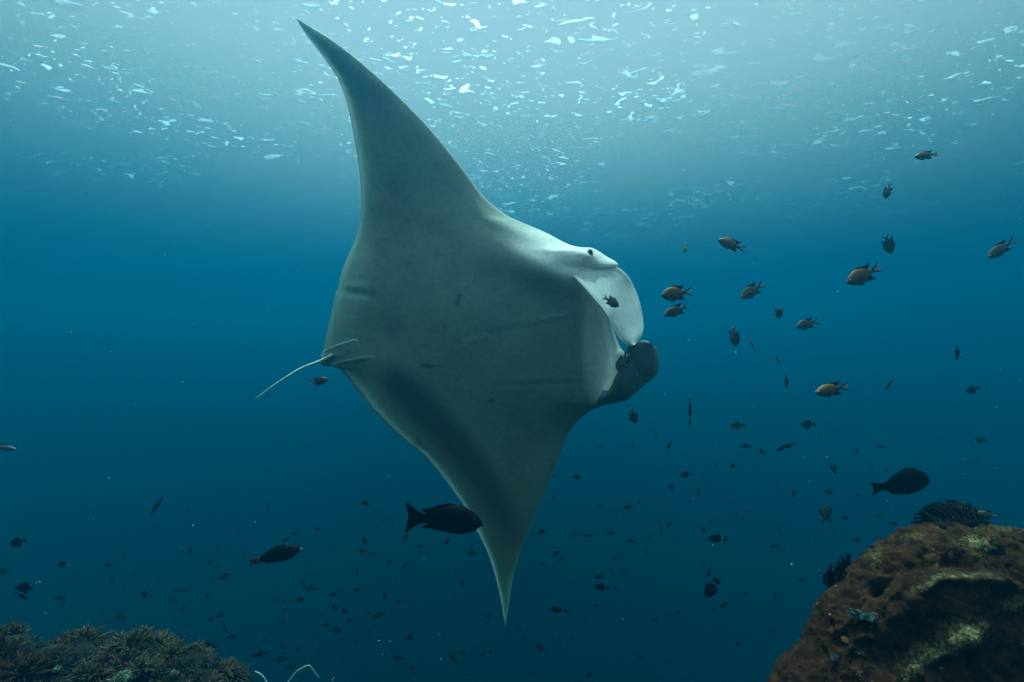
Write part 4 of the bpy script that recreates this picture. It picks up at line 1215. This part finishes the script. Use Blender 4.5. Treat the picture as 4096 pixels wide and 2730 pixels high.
PARROT = dict(top=[(0, 0), (.03, .047), (.16, .07), (.33, .08), (.477, .056), (.626, -.028), (.794, -.136)], bot=[(0, -.01), (.02, -.037), (.1, -.112), (.215, -.196), (.364, -.243), (.514, -.256), (.66, -.256), (.794, -.249)], w=.45,
    tail_fin=[(.77, -.14), (.87, -.165), (1.0, -.195), (.985, -.24), (.99, -.285), (.9, -.287), (.77, -.25)], dorsal_fin=[(.2, .06), (.35, .092), (.5, .06), (.65, -.03), (.72, -.085), (.6, -.04), (.4, .04)],
    anal_fin=[(.5, -.245), (.58, -.275), (.66, -.278), (.74, -.25), (.62, -.235)], eye=(.1, .0, .018))
TRIGGER = dict(top=[(0, 0), (.14, .125), (.3, .17), (.45, .18), (.6, .12), (.75, .04)], bot=[(0, -.01), (.1, -.12), (.25, -.17), (.45, -.19), (.6, -.12), (.75, -.02)], w=.34,
    tail_fin=[(.72, .04), (.80, .06), (.92, .16), (.87, .05), (.9, -.02), (1.0, -.09), (.85, -.06), (.72, -.02)], dorsal_fin=[(.36, .15), (.46, .24), (.54, .32), (.62, .22), (.72, .06), (.55, .1)], anal_fin=[(.38, -.15), (.5, -.28), (.57, -.22), (.7, -.04), (.5, -.1)], eye=(.16, .06, .02))
DISC = dict(top=[(0, 0), (.05, .12), (.2, .23), (.4, .27), (.58, .2), (.74, .05)], bot=[(0, -.01), (.05, -.12), (.2, -.24), (.4, -.28), (.58, -.2), (.74, -.05)], w=.3,
    tail_fin=[(.7, .05), (.8, .09), (.98, .16), (1, .05), (1, -.05), (.98, -.15), (.8, -.09), (.7, -.05)], dorsal_fin=[(.25, .22), (.4, .31), (.6, .28), (.72, .12), (.5, .2)], anal_fin=[(.3, -.23), (.42, -.32), (.6, -.29), (.72, -.12), (.5, -.2)], eye=(.1, .05, .02))

def one(name, spec, skin, fin, nose, tail, d, yaw, roll, label, cat='fish', group=None, **kw):
    o = fish(name, spec, skin, fin, **kw)
    pose(o, nose, tail, d, yaw, roll)
    tag(o, label, cat, group)
    return o

def build_named_fish():
    z5b = Z(1500, 1600, .3826)
    one('snapper', SNAPPER, M_BLACK, M_BLACK, z5b(1124, 1310), z5b(318, 1305), 1.7, 0, 0, 'large black snapper crossing in front of the lower wing')
    one('surgeonfish', SURGEON, M_NAVY, M_NAVY, zS(982, 530), zS(195, 535), 1.9, 5, 0, 'large dark oval surgeonfish swimming right just above the rock')
    red = simple_mat('dull_red_fin', (.16, .022, .016), .2, 12, bump=0); orange = simple_mat('dull_orange_fin', (.22, .07, .02), .2, 12, bump=0)
    sp = dict(PARROT); sp['tail_fin_mat'] = red; sp['anal_fin_mat'] = orange
    p = one('parrotfish', sp, M_NAVY, M_NAVY, zC(1057, 775), zC(518, 782), 2.2, 0, 0, 'dark parrotfish with dull red tail swimming right at lower left of centre')
    bm = bmesh.new(); bmesh.ops.create_icosphere(bm, subdivisions=2, radius=.02); me = bpy.data.meshes.new('beak'); bm.to_mesh(me); bm.free()
    bk = link('beak', me, p, M_EYERING); bk.location = (-.498, 0, -.004); bk.scale = (1, .8, 1.1)
    one('triggerfish', TRIGGER, M_BLACK, M_BLACK, zB(160, 450), zB(442, 452), 2.6, 10, 0, 'black triggerfish with tall pointed fins at the left side', group=None)
    one('triggerfish', TRIGGER, M_BLACK, M_BLACK, zB(285, 608), zB(205, 470), 2.5, 25, 15, 'black triggerfish diving right below the other black triggerfish')
    one('surgeonfish', DISC, M_BLACK, M_BLACK, zA(108, 1250), zA(272, 1203), 2.8, 0, 0, 'deep bodied black fish with square tail at the left edge')
    one('damselfish', CHROMIS, M_SILH, M_SILH, zA(595, 1462), zA(728, 1455), 3.2, 0, 0, 'black forked tail damselfish low at left, second row from the reef')
    sd = dict(DISC); 
    one('damselfish', CHROMIS, graded('reddish_fish_skin', (.10, .055, .035), (.16, .085, .055), (.16, .10, .07)), M_DARKFIN, (1310, 1517), (1240, 1536), 2.4, 10, 0, 'reddish brown fish swimming alone under the tail of the ray')
    one('fusilier', SLIM, M_SILV, M_DARKFIN, (65, 1797), (-55, 1785), 2.4, 0, 0, 'silvery fish cut off by the left edge')
    # black surgeonfish with a white spot before the tail
    for nose, tail, d, yaw, roll, lab in [(zG(1568, 742), zG(1650, 520), 2.6, 20, 30, 'slim black fish with white tail spot diving above the rock'), (zG(1575, 130), zG(1760, 142), 3.2, 0, 0, 'black fish with white tail spot swimming left above the diving one')]:
        o = one('surgeonfish', dict(DISC, top=[(a, b * .72) for a, b in DISC['top']], bot=[(a, b * .72) for a, b in DISC['bot']], dorsal_fin=[(a, b * .72) for a, b in DISC['dorsal_fin']], anal_fin=[(a, b * .72) for a, b in DISC['anal_fin']]), M_BLACK, M_BLACK, nose, tail, d, yaw, roll, lab)
        bm = bmesh.new(); bmesh.ops.create_icosphere(bm, subdivisions=2, radius=.05); me = bpy.data.meshes.new('tail_spot'); bm.to_mesh(me); bm.free()
        e = link('tail_spot', me, o, M_PALEFIN); e.location = (.27, 0, 0); e.scale = (.8, .7, 1)
    # slender silvery and greenish fish between the damselfish and the rock
    S = [(z6(1040, 1185), z6(1125, 1358), 3.2, 10, 60, M_GREEN, 'faint thin fish hanging upright beside the slim grey damselfish'),
         (zH(655, 145), zH(622, -5), 3.0, 15, 40, M_GREEN, 'thin greenish fish head down just left of the lowest orange fish'),
         (z6(1322, 1362), z6(1375, 1520), 3.0, 10, 50, M_GREEN, 'thin faint fish trailing above the thin greenish fish'),
         (zF(1470, 188), zF(1452, -30), 2.6, 10, 72, M_SILV, 'bright silvery fish hanging vertically below the damselfish'),
         (zF(1468, 285), zF(1455, 185), 3.2, 10, 60, M_SILH, 'dark slim fish directly under the vertical silvery fish'),
         (z8(1410, 1152), z8(1352, 1000), 3.4, 20, 50, M_SILH, 'dark slim fish diving alone at the far right'),
         (zH(1680, 165), zH(1745, 45), 3.3, 20, 20, M_GREEN, 'small faint greenish fish nose down right of the lowest orange fish'),
         (zF(1245, 530), zF(1250, 425), 3.0, 40, 20, M_BLACK, 'small black fish seen from behind below the chin of the ray'),
         (zF(1558, 1040), zF(1542, 890), 3.6, 10, 55, M_GREEN, 'thin greenish fish head down in the crowd right of the lower wing'),
         (zD(402, 680), zD(235, 632), 2.6, 0, 0, M_BLACK, 'dark slender wrasse swimming right above the reef end'),
         (zB(1520, 1105), zB(1345, 985), 1.95, 10, 10, M_NAVY, 'dark fish with raised tail against the widest soft coral'),
         (zB(1915, 1138), zB(1838, 1040), 1.95, 20, 10, M_NAVY, 'dark fish diving past the right end of the widest soft coral')]
    for nose, tail, d, yaw, roll, mt, lab in S:
        one('wrasse' if 'wrasse' in lab else 'fish', SLIM, mt, mt, nose, tail, d, yaw, roll, lab)

# ---- the many small fish farther off
FAR = [
 (zA, '1955,910,70,-50 1635,1055,65,60 1640,850,130,-70 1990,1305,75,-65 1125,1465,90,-25 1297,1355,60,-80 35,1530,90,-5'),
 (zB, '875,305,85,-75 1320,355,70,80 1583,275,60,90 1630,355,50,-60 1890,378,60,-65 1450,430,90,-60 1700,520,130,-25 700,565,85,-5 740,630,100,-45 2130,480,100,20 2045,585,90,15 2150,690,90,-8 1680,635,40,90 312,700,45,80 1212,728,55,-10 1815,760,75,70 1375,785,85,-40 1445,806,115,-3 2045,785,75,40 2100,795,35,70 797,832,55,12 1265,855,55,-15 312,860,50,60 1170,915,55,0 2165,887,110,5 1630,885,40,0 1770,910,55,60 1310,935,35,30 1940,1018,90,12 2000,1072,100,-8'),
 (zC, '713,330,90,-75 143,475,45,90 397,605,55,-80 557,535,65,60 995,613,60,10 1043,567,40,85 907,676,70,0 1218,562,50,50 1730,300,75,45 1920,475,50,30 190,772,70,-55 545,770,40,85 462,828,50,80 105,922,60,-12 200,942,40,-25 30,1022,40,45 250,1065,85,-25 118,1095,45,-35 525,1148,35,85 158,1213,40,-35 80,1268,70,70 118,1352,25,0 575,1315,40,80 345,1372,40,-20 1127,897,55,-25 1380,763,35,85 1725,690,70,50 1690,800,80,0 1820,828,80,15 1985,910,65,-30 1640,1010,65,85 1257,1035,45,0 1135,1030,45,55 825,1050,50,-55 1095,1135,70,-35 1085,1175,70,0 1175,1175,90,-30 1240,1192,50,0 1445,1207,75,5 1638,1203,70,-25 1395,1255,70,30 1485,1332,55,-20 1417,1392,80,28 790,1310,75,0 1040,1305,75,0 895,1390,110,-60 1220,1410,35,0 1260,1472,55,-60 205,1470,90,-35 115,1508,70,-20 440,1505,50,0 535,1455,20,0 250,1550,90,40 1755,1445,55,0 1870,1465,80,0 870,1535,70,0 1000,1480,80,0 1520,1430,90,0'),
 (zD, '460,485,100,60 905,560,60,10 835,615,55,-40 535,585,80,0 735,628,30,0 1430,470,80,-10 1515,518,85,12 1595,605,45,0 1605,675,45,-50 1825,538,40,0 2210,580,65,-40 2040,682,45,20 2095,782,65,30 1015,668,70,0 1165,690,50,-40 1690,620,70,0 700,760,70,-60 800,745,110,0 990,800,90,0 830,800,40,0 1110,860,80,0 1640,435,60,-20 1655,815,40,0 1760,915,50,0 2230,880,40,0 2195,238,40,45 2120,250,50,0 2090,88,40,-30 1270,545,50,-15 1000,515,40,-15 770,455,40,-30 430,890,90,-5 800,885,60,-15 510,745,40,0'),
 (zE, '300,125,55,-45 720,150,70,-50 440,215,60,0 780,260,60,-60 960,280,75,5 145,370,60,-40 295,405,65,-40 390,415,50,-80 465,435,40,-75 810,495,45,60 865,560,70,80 220,585,45,-45 1650,75,85,-8 1795,290,75,-30 1855,335,45,-40 1465,550,60,50 1585,470,45,30 1680,395,60,20 95,700,80,85 330,748,45,45 605,750,40,85 635,612,35,40 1075,628,40,0 795,688,50,0 245,770,60,0 1140,905,60,-20 1185,995,40,20 345,1112,70,-40 165,1220,50,20 540,1192,45,0 230,1330,70,25 770,1320,75,10 860,1275,60,20 1040,1222,45,0 1060,1290,60,-30 1140,1270,50,0 825,1382,45,0 1268,1382,45,90 370,1430,60,0 915,1492,40,15 1570,1478,65,25 165,1528,40,0 2140,1495,60,-20 1790,845,120,0 2110,105,90,-15 1980,95,50,-50 1840,1140,60,80 1445,1040,80,60 1485,1130,60,90 1640,1215,80,10 1950,1130,40,0 2100,925,60,80'),
 (zF, '540,498,55,40 865,480,55,0 1115,340,80,-80 1965,268,100,-8 275,803,85,-20 1425,780,95,-5 1275,908,70,0 1735,685,60,60 1700,755,60,0 1915,690,80,-20 2050,485,80,0 45,1005,80,-60 525,1110,65,-20 825,1120,90,-10 1257,1095,65,0 1910,1078,75,0 688,1180,50,-70 1665,905,50,0 605,870,35,0 1135,750,35,80 1250,1300,70,-35 640,1392,70,-25 1155,1330,90,85 1040,1430,60,-60 1690,1265,60,20 1340,1468,50,-10 1605,1360,80,60 840,1475,60,0 2060,1160,50,0 1945,1195,45,80 2015,1230,40,-50 1215,1010,40,0 935,1060,40,60 40,795,50,60'),
 (zG, '110,335,50,-40 340,340,50,10 655,340,60,30 960,262,65,-85 805,160,65,0 985,120,65,-65 1215,335,50,0 1525,395,55,-10 1585,470,90,90 1455,490,55,0 1335,435,45,0 495,520,95,0 515,620,110,0 665,638,60,35 745,710,65,15 735,465,70,50 605,455,50,0 1735,797,95,20 1640,845,55,0 1950,675,60,-30 1270,870,55,0 1155,880,50,-50 1035,945,55,0 355,935,60,60 455,800,60,0 165,860,70,40 90,1145,60,70 885,1305,60,0 1165,1365,45,-30 938,1420,45,0 400,1495,60,-25 1075,1535,40,0 1380,1535,45,0 1880,1190,75,15 300,1555,55,0'),
 (zH, '870,515,120,5 985,635,65,85 645,750,150,-35 225,740,85,0 380,800,85,30 1375,800,70,-25 1620,752,90,0 1125,965,90,80 1515,945,60,75 1690,1010,80,40 555,1150,60,80 725,1235,75,-55 1080,1228,90,15 235,1430,50,0 115,1455,55,80 190,1490,50,-60 1050,1460,190,-35 1255,1495,90,0 1385,1260,60,0'),
 (z8, '1545,1460,110,-15'), (zS, '1565,30,120,5 1530,270,100,0 350,950,60,0 535,1040,80,20 80,1240,70,0 205,1300,50,80'),
 (zR, '595,130,60,10 205,400,60,60 335,135,35,-70 210,75,30,80 1090,370,50,10 805,490,50,5 615,440,45,-20 190,540,60,0 310,545,30,80 390,800,50,20 190,930,60,85 165,1180,50,0'),
]
LANDMARKS = [(100, 2250, 'near the black triggerfish at the left edge'), (330, 2450, 'over the left half of the coral reef'), (640, 2440, 'over the widest soft coral bush'), (930, 2560, 'off the right end of the reef'),
    (700, 2080, 'in open water up left of the parrotfish'), (900, 2330, 'just below the parrotfish'), (1150, 2080, 'just above the parrotfish nose'), (1330, 2260, 'between the parrotfish and the snapper'),
    (1500, 1950, 'beside the trailing edge of the lower wing'), (1600, 2300, 'below the black snapper'), (1180, 2480, 'under and right of the parrotfish'), (1150, 2640, 'around the arching whip corals'), (1500, 2500, 'left of the wing tip'),
    (1750, 2640, 'below and left of the wing tip'), (2000, 2640, 'right under the wing tip'), (2150, 2400, 'just right of the wing tip'), (2350, 2150, 'right of the lower wing'), (2450, 1880, 'below the chin of the ray'),
    (2450, 2600, 'in the dark bottom water midway to the rock'), (2750, 1780, 'below the slim silvery fish'), (2750, 2050, 'in the middle of the shoal left of the rock'), (2850, 2250, 'around the white spotted black fish'), (2800, 2600, 'low at the foot of the rock'),
    (3150, 1750, 'under the lowest orange backed damselfish'), (3150, 2000, 'left of the big surgeonfish'), (3250, 2250, 'beside the left shoulder of the rock'), (3550, 1750, 'above the big surgeonfish'), (3900, 1560, 'high at the right edge'), (3900, 1800, 'above the crest of the rock')]

def build_far_fish():
    def joined(spec):
        bm = bmesh.new(); body_into(bm, spec['top'], spec['bot'], spec['w'], n=11, seg=8)
        for q in ('tail_fin', 'dorsal_fin', 'anal_fin'): plate_into(bm, spec[q], .008)
        me = to_mesh(bm, 'distant_fish'); me.materials.append(M_SILH); return me
    kinds = {'oval': joined(CHROMIS), 'tall': joined(TRIGGER), 'disc': joined(DISC), 'slim': joined(SLIM)}
    g = random.Random(5)
    for zf, txt in FAR:
        for item in txt.split():
            x, y, L, ang = map(float, item.split(','))
            cx, cy = zf(x, y)
            s = zf(1, 0)[0] - zf(0, 0)[0]; Lp = L * s * 1.3
            steep = abs(ang) > 55
            kind = g.choice(['slim', 'oval']) if steep else g.choice(['oval', 'oval', 'tall', 'disc', 'slim'])
            real = g.uniform(.085, .14) * (1.2 if L > 85 else 1)
            d = min(max(real * F / Lp, 3.5), 13.0)
            yaw = g.uniform(-35, 35); roll = g.uniform(-15, 15) + (g.choice([-1, 1]) * g.uniform(20, 65) if steep else 0)
            a = R(ang); left = g.random() < .6
            hx, hy = math.cos(a) * Lp / 2, math.sin(a) * Lp / 2
            nose, tail = ((cx - hx, cy - hy), (cx + hx, cy + hy)) if left else ((cx + hx, cy + hy), (cx - hx, cy - hy))
            if steep and nose[1] < tail[1] and g.random() < .8: nose, tail = tail, nose
            o = bpy.data.objects.new('distant_fish', kinds[kind]); COL.objects.link(o)
            pose(o, nose, tail, d, yaw, roll)
            lm = min(LANDMARKS, key=lambda q: (q[0] - cx) ** 2 + (q[1] - cy) ** 2)[2]
            steep_w = ('nose down' if nose[1] > tail[1] else 'nose up') if steep else ('facing left' if nose[0] < tail[0] else 'facing right')
            lab = '%s dark %s fish %s %s' % ('tiny' if Lp < 24 else 'small', {'oval': 'oval', 'tall': 'high finned', 'disc': 'deep bodied', 'slim': 'slim'}[kind], steep_w, lm)
            gr = 'distant fish ' + lm
            if len(lab.split()) > 16: lab = lab.replace(' dark', '')
            tag(o, lab, 'fish', gr)

# ---- drifting plankton and marine snow
def build_snow():
    g = random.Random(99); bm = bmesh.new()
    def speck(p, r):
        q = Quaternion((g.gauss(0, 1), g.gauss(0, 1), g.gauss(0, 1), g.gauss(0, 1))).normalized()
        sx, sy, sz = g.uniform(.6, 1.6), g.uniform(.5, 1), g.uniform(.5, 1)
        v = [bm.verts.new(p + q @ Vector((a * r * sx, b * r * sy, c * r * sz))) for a, b, c in ((1, 0, 0), (-1, 0, 0), (0, 1, 0), (0, -1, 0), (0, 0, 1), (0, 0, -1))]
        for f in ((0, 2, 4), (2, 1, 4), (1, 3, 4), (3, 0, 4), (2, 0, 5), (1, 2, 5), (3, 1, 5), (0, 3, 5)): bm.faces.new([v[k] for k in f])
    for k in range(900):
        d = g.uniform(.7, 5.5); x, y = g.uniform(-400, 4500), g.uniform(-300, 3000)
        speck(at(x, y, d), g.choice([.0007, .0009, .0011, .0014, .002]) * (.5 + .35 * d))
    me = bpy.data.meshes.new('marine_snow'); bm.to_mesh(me); bm.free()
    o = link('marine_snow', me, mat=simple_mat('pale_particle', (.75, .72, .66), .2, 3, bump=0, transl=.5))
    tag(o, kind='stuff')

build_named_fish()
build_damsels()
build_far_fish()
build_snow()
